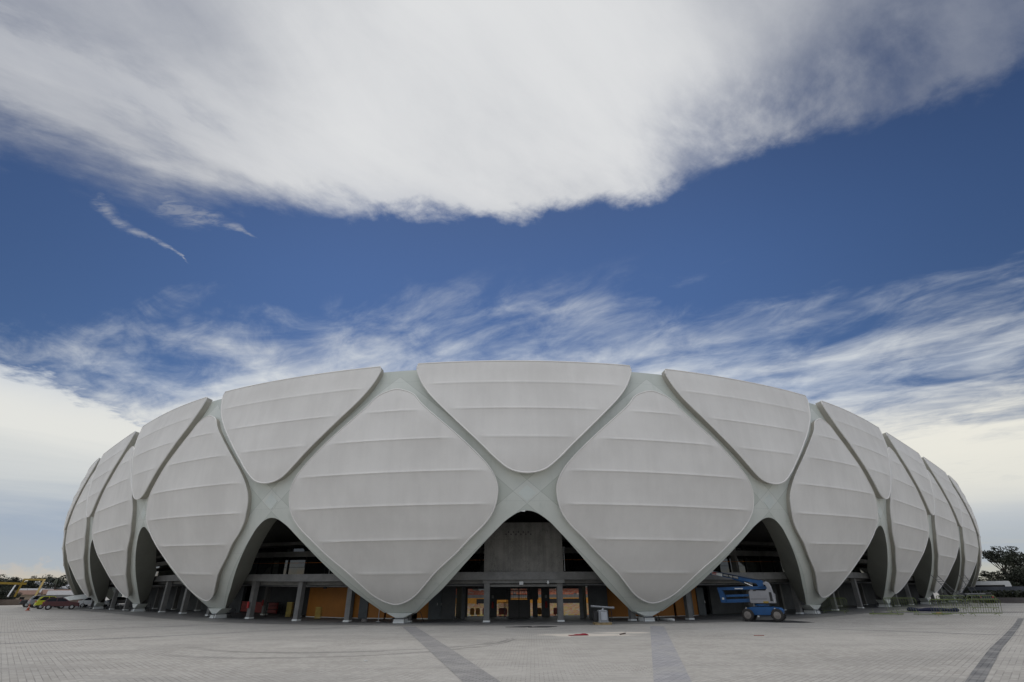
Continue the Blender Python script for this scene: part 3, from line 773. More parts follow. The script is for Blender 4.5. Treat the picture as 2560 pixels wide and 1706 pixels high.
def band_mat(name, c, rot):
    m, t, bs = new_mat(name); g = t.node('ShaderNodeNewGeometry').outputs['Position']
    br = t.node('ShaderNodeTexBrick'); t.l.new(t.mapping(g, rot=(0, 0, rot)), br.inputs['Vector']); br.inputs['Scale'].default_value = 1
    br.inputs['Brick Width'].default_value = .23; br.inputs['Row Height'].default_value = .12; br.inputs['Mortar Size'].default_value = .012
    for nm_, k in (('Color1', .85), ('Color2', 1.15), ('Mortar', .55)): br.inputs[nm_].default_value = (*[q * k for q in c], 1)
    n = t.noise(g, .9, 7, .65)
    t.l.new(t.mix(t.smooth(n, .42, .68, 0, .55), br.outputs[0], (.34, .328, .31)), bs.inputs['Base Color']); bs.inputs['Roughness'].default_value = .8
    return m
M_BAND = band_mat('grey_setts', (.255, .248, .245), .26); M_BAND2 = band_mat('blue_grey_setts', (.315, .312, .325), -.23); M_BAND3 = band_mat('dark_setts', (.13, .13, .132), -.82)
strip('paving_band', [(1.3, 6), (-.66, 12.6), (-6.1, 34.0)], .76, M_BAND)
strip('paving_band', [(1.8, 6), (3.26, 12.47), (8.14, 33.1)], .76, M_BAND2)
strip('paving_band', [(2.7, 5.2), (9.29, 12.28), (15.67, 19.29), (24.2, 28.4), (32.7, 37.4)], .29, M_BAND3)
strip('paving_band', [(-31, 13.7), (-20.34, 23.36), (-15.69, 27.6), (-9.14, 34.71)], .28, M_BAND)
strip('paving_band', [(-42, 17), (-26.65, 30.35), (-23.3, 36.0), (-21.6, 40)][:2] + [(-18.5, 37.2)], .30, M_BAND)
strip('paving_band', [(14.5, 31.6), (17.29, 28.89), (21.27, 25.1), (31, 15.8)], .26, M_BAND)
# concourse slab edge
fb = MB(); uu = np.linspace(UV0, UV1, 133)
rows = [[tuple(inside(u, d, max(float(ground_z(*inside(u, d)[:2])) + .012, float(floor_z(u)) if d > 0 else -9))) for u in uu] for d in (-2.5, -1.2, 0, 3, 9.1)]
n = len(uu); fb.add([p for r in rows for p in r], [(i * n + j, i * n + j + 1, (i + 1) * n + j + 1, (i + 1) * n + j) for i in range(4) for j in range(n - 1)])
o = fb.build('concourse_floor', M_FLOOR, recalc=False)
if o.data.polygons[0].normal.z < 0: o.data.flip_normals()
tag(o, kind='structure')
b = MB(); b.box((6, 100, -5.0), (130, 100, .1), 0); pitch = b.build('pitch', mat('grass', (.06, .12, .03), .9, var=.25)); tag(pitch, kind='structure')

# ------------------------------------------------------------------ boom lift
def gz(x, y): return float(ground_z(x, y))
M_BLUE = mat('blue_machine_paint', (.010, .078, .225), .5, var=.15, scale=2)
M_LGREY = mat('light_grey_cover', (.27, .27, .285), .45, var=.1, scale=2)
M_TYRE = mat('tyre_rubber', (.035, .032, .03), .85, var=.3)
M_RIMB = mat('wheel_rim', (.20, .18, .165), .55, var=.2)
M_CHROME = mat('chrome_rod', (.6, .6, .6), .2, metal=1.0, var=.05)
M_YEL = mat('yellow_paint', (.30, .20, .025), .5, var=.1)
M_MAT_SHADOW = mat('dark_mat_and_shadow', (.03, .03, .032), .8, var=.3)  # shared by the rubber mats and the painted shadow under the lift
def make_lift():
    X0, Y0 = 16.5, 38.1; z0 = gz(X0, Y0)
    root = empty('boom_lift', (X0, Y0, z0)); tag(root, 'blue articulated boom lift with grey engine cover parked in front of the right arch', 'boom lift'); root.scale = (1.05, 1.05, 1.05)
    Rc = Matrix.Rotation(math.radians(-30), 3, 'Z'); Ru = Matrix.Rotation(math.radians(-30), 3, 'Z')
    def xf(R, mb): mb.v = [tuple(R @ Vector(p)) for p in mb.v]; return mb
    b = MB()
    prof_ = [(-1.10, .40), (-.95, .33), (.95, .33), (1.15, .42), (1.2, .60), (1.05, .74), (.55, .80), (-.55, .79), (-.98, .70), (-1.14, .58)]
    b.loft([[(x * s, y, .58 + (z - .58) * s) for x, z in prof_] for y, s in ((-.50, .93), (-.46, 1), (.46, 1), (.50, .93))])
    b.box((-.84, 0, .36), (.16, 1.35, .16)); b.box((.84, 0, .36), (.16, 1.35, .16)); b.cyl((0, 0, .84), (0, 0, .96), .42, 20)
    xf(Rc, b).build('chassis', M_BLUE, root, True, angle=24)
    for sx in (-.84, .84):
        for sy in (-.76, .76):
            w = MB(); r = .345
            w.tube([(sx, sy + t_, .345) for t_ in (-.14, -.13, -.09, .09, .13, .14)], [r * .80, r * .93, r, r, r * .93, r * .80], 28)
            for k in range(22):
                a = 2 * math.pi * k / 22
                w.box((sx + math.sin(a) * (r + .004), sy + (.05 if k % 2 else -.05), .345 + math.cos(a) * (r + .004)), (.05, .15, .03), M=Matrix.Rotation(a, 3, 'Y'))
            o = xf(Rc, w).build('wheel', M_TYRE, root, True)
            w = MB(); sg = 1 if sy > 0 else -1
            w.tube([(sx, sy + sg * .10, .345), (sx, sy + sg * .135, .345), (sx, sy + sg * .145, .345)], [.22, .22, .19], 22)
            w.tube([(sx, sy + sg * .145, .345), (sx, sy + sg * .175, .345)], [.09, .07], 12)
            for k in range(6):
                a = k * math.pi / 3; w.cyl((sx + .13 * math.cos(a), sy + sg * .14, .345 + .13 * math.sin(a)), (sx + .13 * math.cos(a), sy + sg * .16, .345 + .13 * math.sin(a)), .018, 6)
            xf(Rc, w).build('rim', M_RIMB, o, True)
    b = MB()                                                   # turret cover with the raised rounded tail
    pr = [(-.58, .98), (.78, .98), (.86, 1.06), (.82, 1.5), (.76, 1.95), (.66, 2.16), (.52, 2.22), (.40, 2.18), (.36, 2.10), (.50, 2.04), (.56, 1.86), (.42, 1.70), (-.50, 1.72), (-.60, 1.62), (-.62, 1.1)]
    b.loft([[(x, y, z) for x, z in [(.1 + (p[0] - .1) * s, 1.5 + (p[1] - 1.5) * s) for p in pr]] for y, s in ((-.52, .95), (-.46, 1), (-.10, 1), (-.06, .97))])
    b.loft([[(x, y, z) for x, z in [(.1 + (p[0] - .1) * s, 1.3 + (p[1] - 1.3) * s) for p in [(-.58, .98), (.80, .98), (.84, 1.5), (.70, 1.62), (-.50, 1.62), (-.62, 1.1)]]] for y, s in ((.18, .97), (.22, 1), (.56, 1), (.62, .95))])
    xf(Ru, b).build('engine_cover', M_LGREY, root, True, angle=30)
    b = MB(); b.box((.1, .06, 1.25), (1.2, .26, .5)); b.box((.66, -.525, 1.36), (.15, .012, .5)); b.box((-.05, -.525, 1.23), (.95, .01, .02)); b.box((-.22, -.5, 1.72), (.18, .1, .07)); xf(Ru, b).build('grille', M_BLACK, root)
    b = MB(); b.box((.32, -.528, 1.05), (.30, .01, .10)); xf(Ru, b).build('warning_sticker', M_YEL, root)
    b = MB(); b.box((.80, -.50, 1.12), (.06, .04, .16)); b.box((.79, -.50, 1.28), (.05, .04, .05)); xf(Ru, b).build('reflector', M_WHITE, root)
    b = MB()                                                   # riser: two parallel arms, link, upper arm
    b.bar((.4, .06, 1.18), (-2.15, .06, 1.10), .22, .20); xf(Ru, b).build('lower_arm', M_BLUE, root)
    b = MB(); b.bar((.4, .06, 1.48), (-2.05, .06, 1.40), .16, .13); xf(Ru, b).build('parallel_arm', M_BLUE, root)
    b = MB(); b.loft([[(x, y, z) for x, z in ((-2.42, 1.02), (-2.08, 1.0), (-2.10, 1.4), (-2.24, 1.72), (-2.26, 1.9), (-2.52, 1.9), (-2.46, 1.5))] for y in (-.14, .26)]); xf(Ru, b).build('link', M_BLUE, root)
    b = MB(); b.bar((-2.5, .06, 1.82), (.56, .06, 1.88), .20, .17); xf(Ru, b).build('upper_arm', M_BLUE, root)
    b = MB(); b.loft([[(x, y, z) for x, z in ((.0, 1.93), (.30, 1.93), (.32, 2.26), (.22, 2.30), (-.06, 2.1))] for y in (-.13, .25)]); xf(Ru, b).build('boom_pivot', M_BLUE, root)
    A, B = Vector((.22, .06, 2.18)), Vector((-3.55, .06, 2.98)); d = (B - A).normalized(); up = Vector((-d.z, 0, d.x)) * -1
    bm_ = MB(); bm_.bar(A, B, .20, .25); o = xf(Ru, bm_).build('boom', M_BLUE, root)
    b = MB(); b.bar(A + d * 3.7, B + d * .35, .14, .17); xf(Ru, b).build('boom_extension', M_LGREY, root)
    b = MB(); b.tube([(-.35, .06, 1.96), (-1.0, .06, 2.28)], .028, 8); xf(Ru, b).build('lift_cylinder', M_CHROME, root)
    b = MB(); b.tube([(-.8, .06, 2.19), (-1.5, .06, 2.44)], .05, 10); xf(Ru, b).build('cylinder_sleeve', M_BLUE, root)
    b = MB()
    b.tube([(.2, -.06, 2.32), (-.6, -.06, 2.44), (-1.6, -.06, 2.66), (-2.6, -.06, 2.86)], .022, 6); b.tube([(.45, -.1, 1.98), (.62, -.12, 2.2), (.35, -.1, 2.34), (.1, -.08, 2.33)], .02, 6)
    b.tube([(-2.3, -.1, 1.95), (-2.62, -.1, 1.7), (-2.55, -.1, 1.3), (-2.3, -.1, 1.12)], .02, 6); xf(Ru, b).build('hose', M_BLACK, root)
    b = MB(); b.box((-1.2, -.055, 1.83), (.5, .006, .06)); b.box((-2.25, -.145, 1.25), (.12, .006, .12)); xf(Ru, b).build('warning_sticker', M_WHITE, root)
    b = MB(); b.box((-.9, -.5, .70), (.09, .04, .07)); b.box((.75, -.57, .70), (.09, .04, .07)); xf(Rc, b).build('tie_ring', M_CHROME, root)
    face = -.045                                               # near side of the boom
    def at(t_, off, h=0.0): p = A + d * t_ + up * h; return Ru @ Vector((p.x, face - off, p.z))
    rot = (Ru @ Matrix.Rotation(math.atan2(-d.z, -d.x), 3, 'Y').inverted()).to_4x4() if False else None
    ex_ = (Ru @ (-d)).normalized(); ey_ = Vector((0, 0, 1)); ny_ = (Ru @ Vector((0, -1, 0))).normalized(); ey_ = ny_.cross(ex_)
    M3 = Matrix((ex_, ey_, ny_)).transposed()
    def plate(name, t0, t1, hh, m, off=.006):
        c = (at(t0, off) + at(t1, off)) / 2; pb = MB(); pb.box(c, (abs(t1 - t0), hh, .006), M=M3); return pb.build(name, m, o)
    plate('decal', 1.35, 2.32, .19, M_BLACK, .004); plate('decal', 2.34, 3.0, .22, M_WHITE, .004)
    for q in (-.05, .03): 
        c = at(2.84, .009, q); pb = MB(); pb.box(c, (.26, .05, .004), M=M3); pb.build('decal_stripe', M_RED, o)
    def text(s_, t0, size, m, shear=0.0, h=-.05):
        cu_ = bpy.data.curves.new('lettering', 'FONT'); cu_.body = s_; cu_.size = size; cu_.shear = shear; cu_.extrude = .001
        q0 = bpy.data.objects.new('lettering', cu_); COL.objects.link(q0)
        bpy.context.view_layer.update()
        me = bpy.data.meshes.new_from_object(q0.evaluated_get(bpy.context.evaluated_depsgraph_get())); bpy.data.objects.remove(q0)
        me.materials.clear(); me.materials.append(m)
        q = bpy.data.objects.new('lettering', me); COL.objects.link(q); q.parent = o
        q.matrix_local = Matrix.Translation(at(t0, .012, h)) @ M3.to_4x4()
    text('0800 700 1000', 2.29, .15, M_WHITE); text('Genie', 3.50, .21, M_WHITE, .25)
    # flat dark polygon that paints the lift's shadow on the ground
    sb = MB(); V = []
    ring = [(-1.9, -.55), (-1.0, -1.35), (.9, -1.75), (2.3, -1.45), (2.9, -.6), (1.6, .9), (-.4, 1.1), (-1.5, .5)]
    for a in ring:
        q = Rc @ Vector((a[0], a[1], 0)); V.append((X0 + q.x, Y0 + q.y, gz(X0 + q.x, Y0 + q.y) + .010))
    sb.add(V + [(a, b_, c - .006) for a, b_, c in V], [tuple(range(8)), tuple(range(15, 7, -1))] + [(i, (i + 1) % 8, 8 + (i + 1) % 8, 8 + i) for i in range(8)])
    tag(sb.build('lift_shadow', M_MAT_SHADOW), 'painted dark shadow lying flat under the blue boom lift', 'painted shadow')
make_lift()

# ------------------------------------------------------------------ small things on the paving
def place(x, y): return (x, y, gz(x, y))
px_, py_ = 5.35, 35.1
t_ = empty('pallet', place(px_, py_), .06); tag(t_, 'small wooden pallet on the paving carrying a grey metal cabinet', 'pallet')
M_WOOD = mat('raw_wood', (.32, .24, .13), .8, var=.3, scale=4)
for y in (-.35, 0, .35):
    b = MB(); b.box((0, y, .05), (1.0, .09, .10)); b.build('runner', M_WOOD, t_)
b = MB()
for i in range(7): b.box((-.45 + .15 * i, 0, .111), (.11, .85, .02))
b.build('deck', M_WOOD, t_)
M_CAB = mat('cabinet_grey', (.22, .23, .245), .5, var=.1)
c_ = empty('machine_cabinet', (px_ + .03, py_, gz(px_, py_) + .122), .06); tag(c_, 'grey metal cabinet strapped on the wooden pallet with a tube across its top', 'cabinet')
b = MB(); b.loft([[(-.26 * s, -.28 * s, z), (.30 * s, -.28 * s, z), (.30 * s, .28 * s, z), (-.26 * s, .28 * s, z)] for z, s in ((0, 1.12), (.06, 1.12), (.08, 1), (.60, .96), (.66, .80))]); b.build('body', M_CAB, c_)
b = MB(); b.box((.06, -.292, .34), (.34, .02, .44)); b.box((-.12, -.30, .34), (.02, .03, .46)); b.build('door', mat('cabinet_door', (.38, .40, .43), .5), c_)
b = MB(); b.box((-.42, .05, .32), (.22, .3, .55)); b.tube([(.62, .1, 0), (.62, .1, .6), (.45, .1, .75)], .02, 6); b.build('motor', M_BLACK, c_)
b = MB(); b.tube([(0, -.08, .66), (.1, -.08, .74)], .06, 8); b.build('bracket', M_STEEL, c_)
b = MB(); b.tube([(-.66, -.1, .87), (.60, -.16, .78)], .055, 12); b.tube([(.60, -.16, .78), (.74, -.17, .77)], .068, 12)
o = b.build('steel_tube', M_CAB, None, True); o.location = (px_ + .03, py_, gz(px_, py_) + .122); tag(o, 'short grey tube lying across the top of the grey cabinet', 'tube')
b = MB(); b.tube([(10.15, 39.9, gz(10, 39) + .085), (10.62, 38.55, gz(10, 39) + .085), (10.64, 38.5, gz(10, 39) + .085)], [.085, .085, .07], 14)
b.tube([(9.9, 40.6, gz(10, 39) + .085), (10.15, 39.9, gz(10, 39) + .085)], .085, 14)
tag(b.build('plastic_pipe', M_WHITE, None, True), 'white plastic pipe lying on the paving beside a steel foot', 'pipe')
# red cloth: a crumpled sheet
b = MB(); n_ = 16; V = []
for i in range(n_):
    for j in range(8):
        x, y = i / (n_ - 1), j / 7; r = math.sin(x * 9 + y * 4) * .5 + math.sin(x * 17 + 1) * .3 + math.sin(y * 11 + x * 5) * .4
        V.append((2.42 + .85 * x + .05 * math.sin(y * 7), 25.62 + .42 * y * (.5 + .7 * x) + .12 * x, gz(2.8, 25.7) + .012 + max(0, .035 + .03 * r) * (.35 + x * .9) * (1 if 0 < j < 7 and 0 < i < n_ - 1 else .1)))
b.add(V, [(i * 8 + j, (i + 1) * 8 + j, (i + 1) * 8 + j + 1, i * 8 + j + 1) for i in range(n_ - 1) for j in range(7)])
tag(b.build('red_cloth', mat('red_cloth', (.22, .01, .022), .9, var=.2), None, True, recalc=False), 'crumpled red cloth lying on the pale sand patch', 'cloth')
b = MB(); b.bar((4.72, 26.0, gz(4.8, 26) + .03), (5.02, 26.35, gz(4.8, 26) + .05), .06, .04); tag(b.build('wood_scrap', mat('dark_scrap', (.10, .07, .06), .8)), 'short dark scrap of wood at the end of the sand patch', 'scrap')
b = MB(); b.bar((10.35, 25.3, gz(10, 25) + .012), (10.75, 25.22, gz(10, 25) + .012), .06, .02); tag(b.build('brick_scrap', mat('brick_red', (.30, .09, .07), .8)), 'small red scrap lying alone on the open paving', 'scrap')
b = MB(); b.box((-4.05, 16.4, gz(-4, 16) + .012), (.09, .06, .012), .4); tag(b.build('paper_scrap', M_WHITE), 'tiny white paper scrap on the paving left of the dark band', 'paper')
for P, lb in (([(-.45, 32.75), (.85, 33.5), (1.05, 33.2), (.62, 32.55)], 'left one of two dark rubber mats before the entrance'), ([(.80, 32.45), (1.35, 33.2), (2.5, 33.35), (1.9, 32.35)], 'right one of two dark rubber mats before the entrance')):
    b = MB(); V = [(x, y, gz(x, y) + .022) for x, y in P]; b.add(V + [(x, y, z - .018) for x, y, z in V], [(0, 1, 2, 3), (7, 6, 5, 4)] + [(i, (i + 1) % 4, 4 + (i + 1) % 4, 4 + i) for i in range(4)])
    tag(b.build('rubber_mat', M_MAT_SHADOW), lb, 'mat', 'dark mats before the entrance')
p = inside(-.12, 1.0); b = MB(); b.tube([(p[0], p[1], float(floor_z(-.1))), (p[0], p[1], float(floor_z(-.1)) + .9)], .025, 8); b.box((p[0], p[1], float(floor_z(-.1)) + .015), (.25, .25, .03))
tag(b.build('steel_stake', M_STEEL), 'thin pale steel stake standing left of a white pedestal', 'post')
b = MB(); q = (p[0] - .9, p[1] - .1, float(floor_z(-.1)))
b.loft([[(q[0] + s * math.cos(a) * .22, q[1] + s * math.sin(a) * .16, q[2] + z) for a in np.linspace(0, 2 * math.pi, 9)[:-1]] for z, s in ((0, 1), (.1, 1.1), (.18, .7), (.2, .2))])
tag(b.build('sack', mat('grey_sack', (.16, .15, .14), .9), None, True), 'small grey sack on the concourse floor beside the steel stake', 'sack')

# odds and ends on the concourse
M_SEATY = mat('yellow_seat_plastic', (.55, .42, .10), .5)
for u, d, nn, lb in ((-.735, 3.3, 12, 'tall stack of yellow plastic seat shells between two rear columns on the left'), (-.50, 2.6, 9, 'shorter stack of yellow plastic seat shells beside the orange wall')):
    p = inside(u, d); f = float(floor_z(u)); b = MB()
    for i in range(nn):
        z = f + .08 + i * .085; b.loft([[(p[0] + x * s_, p[1] + y * s_, z + zz) for x, y in ((-.20, -.2), (.20, -.2), (.2, .2), (-.2, .2))] for s_, zz in ((.8, 0), (1.0, .02), (1.0, .055))])
    tag(b.build('seat_stack', M_SEATY), lb, 'seat stack')
p = inside(-.88, 3.6); r = empty('rail', (p[0], p[1], float(floor_z(-.88))), .5); tag(r, 'dark low metal rail standing in the shade of the left bay', 'rail')
b = MB()
for z in (.25, .5, .75, 1.0): b.tube([(-.55, 0, z), (.55, 0, z)], .02, 6)
b.build('bars', M_BLACK, r)
for s_ in (-.55, .55):
    b = MB(); b.tube([(s_, 0, 0), (s_, 0, 1.02)], .025, 6); b.build('post', M_BLACK, r)

# traffic cone
x, y = -50.6, 59.9; t_ = empty('traffic_cone', place(x, y)); t_.scale = (.62, .62, .66); tag(t_, 'orange traffic cone standing behind the parked cars', 'cone')
M_OR = mat('cone_orange', (.36, .07, .03), .6)
b = MB(); b.box((0, 0, .03), (.5, .5, .06)); b.build('base', M_OR, t_)
b = MB(); b.tube([(0, 0, .06), (0, 0, .42)], [.20, .14], 16); b.tube([(0, 0, .62), (0, 0, 1.0)], [.105, .03], 16); b.build('body', M_OR, t_, True)
b = MB(); b.tube([(0, 0, .42), (0, 0, .62)], [.14, .105], 16); b.build('sleeve', mat('cone_band', (.55, .35, .3), .5), t_, True)

# ------------------------------------------------------------------ crowd barriers, frames, tarpaulin
M_BAR = mat('barrier_green', (.15, .19, .06), .5, var=.15)
def barrier_mesh(w=2.1, h=1.08):
    f = MB(); f.tube([(-w / 2, 0, .18), (-w / 2, 0, h - .1), (-w / 2 + .1, 0, h), (w / 2 - .1, 0, h), (w / 2, 0, h - .1), (w / 2, 0, .18)], .021, 6, closed=True)
    br = MB()
    for i in range(1, 13): br.tube([(-w / 2 + w * i / 13, 0, .18), (-w / 2 + w * i / 13, 0, h)], .010, 5)
    ft = MB()
    for s in (-1, 1): ft.tube([(s * w * .36, -.3, .0), (s * w * .36, 0, .18), (s * w * .36, .3, .0)], .018, 5)
    return f, br, ft
def barrier(loc, rz, label, tilt=0.0):
    global BAR0
    r = empty('crowd_barrier', loc, rz); r.rotation_euler = (tilt, 0, rz)
    tag(r, label, 'barrier', 'crowd barriers on the right')
    if BAR0 is None:
        f, br, ft = barrier_mesh(); f.build('frame', M_BAR, r, True); br.build('bars', M_BAR, r, True); ft.build('feet', M_BAR, r, True); BAR0 = r
    else:
        for ch in list(BAR0.children):
            c = ch.copy(); COL.objects.link(c); c.parent = r
    return r
BAR0 = None
for x, y, rz, lb, tl in ((25.5, 45.8, -.9, 'yellow green barrier standing between two steel feet right of the lift', 0), (29.4, 43.6, -.9, 'yellow green barrier standing left of the tarpaulin roll', 0),
        (30.5, 40.5, -.25, 'front barrier of the leaning row, its left half across the tarpaulin roll', .25), (32.65, 40.05, -.14, 'front barrier at the right end of the leaning row', .28),
        (36.4, 47.6, -.2, 'barrier in the row behind, farther from the camera and under the frames', .05), (38.6, 47.2, -.15, 'rearmost barrier at the right of the far row', .05)):
    barrier(place(x, y), rz, lb, tl)
barrier((27.6, 42.9, gz(27.6, 42.9) + .05), -.5, 'yellow green barrier laid flat beside the dark kerb, nearest the lift', 1.5)
barrier((30.2, 42.0, gz(30.2, 42.0) + .05), -.3, 'yellow green barrier laid flat in front of the tarpaulin roll', 1.52)
b = MB(); nn = 22; pts = []; rr = []
for i in range(nn):
    f = i / (nn - 1); pts.append((32.0 + 3.0 * f, 46.9 - 1.6 * f, gz(33, 45.5) + .13 + .02 * math.sin(f * 20))); rr.append(.15 + .035 * math.sin(f * 13 + 1) if 0 < i < nn - 1 else .06)
b.tube(pts, rr, 12); tag(b.build('tarpaulin_roll', mat('navy_tarpaulin', (.012, .014, .045), .7), None, True), 'long rolled dark blue tarpaulin lying on the paving by the barriers', 'tarpaulin')
b = MB(); b.loft([[(31.2 + s * math.cos(a) * .3, 42.4 + s * math.sin(a) * .2, gz(31.4, 41.3) + z) for a in np.linspace(0, 6.283, 9)[:-1]] for z, s in ((0, 1), (.08, 1), (.14, .5))])
tag(b.build('orange_bag', mat('orange_bag', (.50, .22, .03), .8), None, True), 'small orange bag on the ground behind the leaning barrier', 'bag')
strip('kerb_line', [(25.5, 46.6), (29.1, 45.86), (32.2, 44.9), (38.3, 43.4), (60, 38)], .7, mat('dark_kerb', (.07, .07, .07), .85))
M_FRG = mat('weathered_steel', (.16, .165, .17), .6, var=.2)
def ladder(a, bq, w, lb):
    a, bq = Vector(a), Vector(bq); d = (bq - a); sd = Vector((d.y, -d.x, 0)).normalized() * w / 2 if abs(d.x) + abs(d.y) > .01 else Vector((w / 2, 0, 0))
    m_ = MB(); m_.tube([a + sd, bq + sd], .03, 6); m_.tube([a - sd, bq - sd], .03, 6)
    k = int(d.length / .38)
    for i in range(1, k + 1): q = a + d * i / (k + 1); m_.tube([q + sd, q - sd], .02, 5)
    tag(m_.build('scaffold_frame', M_FRG, None, True), lb, 'scaffold frame', 'loose scaffold frames')
zf_ = gz(46, 58)
ladder((47.5, 60.2, zf_), (43.6, 58.2, zf_ + 2.9), .55, 'long scaffold frame leaning to the left over the trestle')
ladder((49.4, 60.4, zf_), (47.3, 59.2, zf_ + 2.9), .50, 'scaffold frame leaning steeply behind the trestle')
ladder((46.0, 60.0, zf_), (47.6, 59.8, zf_ + 1.9), .50, 'short scaffold frame leaning to the right against the trestle')
t_ = empty('trestle', (47.2, 58.6, zf_), .3); tag(t_, 'grey steel trestle table with crossed legs under the leaning frames', 'trestle')
b = MB(); b.box((0, 0, 1.12), (2.9, .6, .10)); b.build('top', M_FRG, t_)
for s in (-1, 1):
    for q in (-.25, .25):
        b = MB(); b.tube([(s * 1.2, q, 0), (s * .4, q, 1.1)], .03, 6); b.build('leg', M_FRG, t_)

# ------------------------------------------------------------------ cars
M_WINDOW = glass_mat('car_glass', (.012, .013, .015), .12); M_WINDOW.node_tree.nodes['Principled BSDF'].inputs['Specular IOR Level'].default_value = .25
M_HEAD = mat('lamp_clear', (.65, .65, .62), .2); M_TAIL = mat('lamp_red', (.45, .02, .02), .3)
SHAPES = {
 'hatch': dict(body=[(0, .34), (.02, .30), (.98, .27), (1, .36), (.99, .52), (.93, .60), (.70, .66), (.06, .66), (.01, .58)], cab=[(.035, .655), (.10, .93), (.20, .99), (.44, 1.0), (.53, .965), (.72, .655)]),
 'suv': dict(body=[(0, .32), (.02, .27), (.98, .27), (1, .36), (1, .56), (.95, .62), (.73, .665), (.03, .665), (.0, .56)], cab=[(.02, .66), (.085, .95), (.16, .99), (.48, 1.0), (.57, .96), (.745, .66)]),
 'sedan': dict(body=[(0, .36), (.02, .28), (.98, .28), (1, .38), (.99, .54), (.93, .62), (.72, .68), (.16, .70), (.02, .66)], cab=[(.12, .69), (.25, .95), (.33, .995), (.50, 1.0), (.57, .97), (.74, .675)]),
 'pickup': dict(body=[(0, .34), (.02, .29), (.98, .29), (1, .38), (1, .56), (.95, .62), (.76, .655), (.36, .655), (.35, .62), (.01, .62)], cab=[(.37, .65), (.41, .95), (.46, .99), (.58, 1.0), (.64, .96), (.775, .65)]),
}
def car(name, label, cat, x, y, yaw, paint, Lc, Wc, Hc, style, group=None):
    r = empty(name, place(x, y), yaw); tag(r, label, cat, group); r.scale = (.82, .82, .82)
    S_ = SHAPES[style]; wr = .31 if style != 'suv' else .35
    if style == 'pickup': wr = .36
    bx = lambda f: (f - .5) * Lc
    b = MB(); bp = [(bx(f), h * Hc) for f, h in S_['body']]; cx_, cz_ = 0, .5 * Hc
    b.loft([[(cx_ + (a - cx_) * s, y_, cz_ + (z - cz_) * s) for a, z in bp] for y_, s in ((-Wc / 2, .955), (-Wc / 2 + .06, 1), (Wc / 2 - .06, 1), (Wc / 2, .955))])
    cp = [(bx(f), h * Hc) for f, h in S_['cab']]; zb = min(q[1] for q in cp); zt = Hc
    def cabsec(sgn, inset): return [(a, sgn * (Wc / 2 - .05 - inset - .17 * (z - zb) / (zt - zb)), z) for a, z in cp]
    b.loft([cabsec(-1, 0), cabsec(-1, -.0)[:], cabsec(1, 0)])
    b.build('body', paint, r, True, angle=28)
    cxm = sum(q[0] for q in cp) / len(cp); czm = (zb + zt) / 2
    for sgn in (-1, 1):                                     # side glass, 4 mm proud of the pillars, split by the door post
        def gp(a, z): return (a, sgn * (Wc / 2 - .05 - .17 * (z - zb) / (zt - zb) + .006), z)
        lo = zb + .06 * Hc * .5; hi = zt - .07
        def xat(z, front):
            P = cp if not front else cp[::-1]
            for (a0, z0_), (a1, z1_) in zip(P[:-1], P[1:]):
                if z0_ <= z <= z1_: return a0 + (a1 - a0) * (z - z0_) / max(z1_ - z0_, 1e-6)
            return P[0][0]
        rl, rh, fl, fh = xat(lo, 0) + .12, xat(hi, 0) + .14, xat(lo, 1) - .14, xat(hi, 1) - .12
        md = (rl + fl) / 2 - .05
        for q in ([gp(rl, lo), gp(md - .04, lo), gp(md - .04, hi), gp(rh, hi)], [gp(md + .04, lo), gp(fl, lo), gp(fh, hi), gp(md + .04, hi)]):
            w = MB(); w.add(q + [(a, y_ - sgn * .02, z) for a, y_, z in q], [(0, 1, 2, 3), (0, 4, 5, 1), (1, 5, 6, 2), (2, 6, 7, 3), (3, 7, 4, 0)]); w.build('window', M_WINDOW, r)
    for nm_, i0, i1 in (('rear_window', 0, 1), ('windscreen', -1, -2)):
        (a0, z0_), (a1, z1_) = cp[i0], cp[i1]; w = MB(); dx = -.012 if i0 == 0 else .012; q = []
        for t0, in ((.12,), (.92,)):
            a = a0 + (a1 - a0) * t0; z = z0_ + (z1_ - z0_) * t0; hw = Wc / 2 - .13 - .17 * (z - zb) / (zt - zb)
            q += [(a + dx, -hw, z + .006), (a + dx, hw, z + .006)]
        w.add(q + [(a - dx, y_, z - .01) for a, y_, z in q], [(0, 1, 3, 2), (0, 4, 5, 1), (1, 5, 7, 3), (3, 7, 6, 2), (2, 6, 4, 0)]); w.build(nm_, M_WINDOW, r)
    for fx in (.19, .81):
        for sgn in (-1, 1):
            w = MB(); yw = sgn * (Wc / 2 - .09)
            w.tube([(bx(fx), yw - .10, wr), (bx(fx), yw - .08, wr), (bx(fx), yw + .08, wr), (bx(fx), yw + .10, wr)], [wr * .85, wr, wr, wr * .85], 20); o = w.build('wheel', M_TYRE, r, True)
            w = MB(); w.tube([(bx(fx), yw + sgn * .085, wr), (bx(fx), yw + sgn * .112, wr)], [wr * .62, wr * .5], 16); w.build('rim', M_STEEL, o)
            w = MB(); w.tube([(bx(fx), sgn * (Wc / 2 - .2), wr + .03), (bx(fx), sgn * (Wc / 2 - .012), wr + .03)], wr * 1.16, 20); w.build('wheel_arch', M_BLACK, r)
    for sgn in (-1, 1):
        w = MB(); w.box((bx(.985), sgn * (Wc / 2 - .27), .55 * Hc * .92), (.10, .34, .13)); w.build('headlight', M_HEAD, r)
        w = MB(); w.box((bx(.012), sgn * (Wc / 2 - .15), .585 * Hc), (.09, .2, .22)); w.build('tail_light', M_TAIL, r)
    w = MB(); w.box((bx(1.0) - .02, 0, .31 * Hc), (.09, Wc * .92, .15)); w.build('bumper', M_BLACK if style in ('pickup', 'suv') else paint, r)
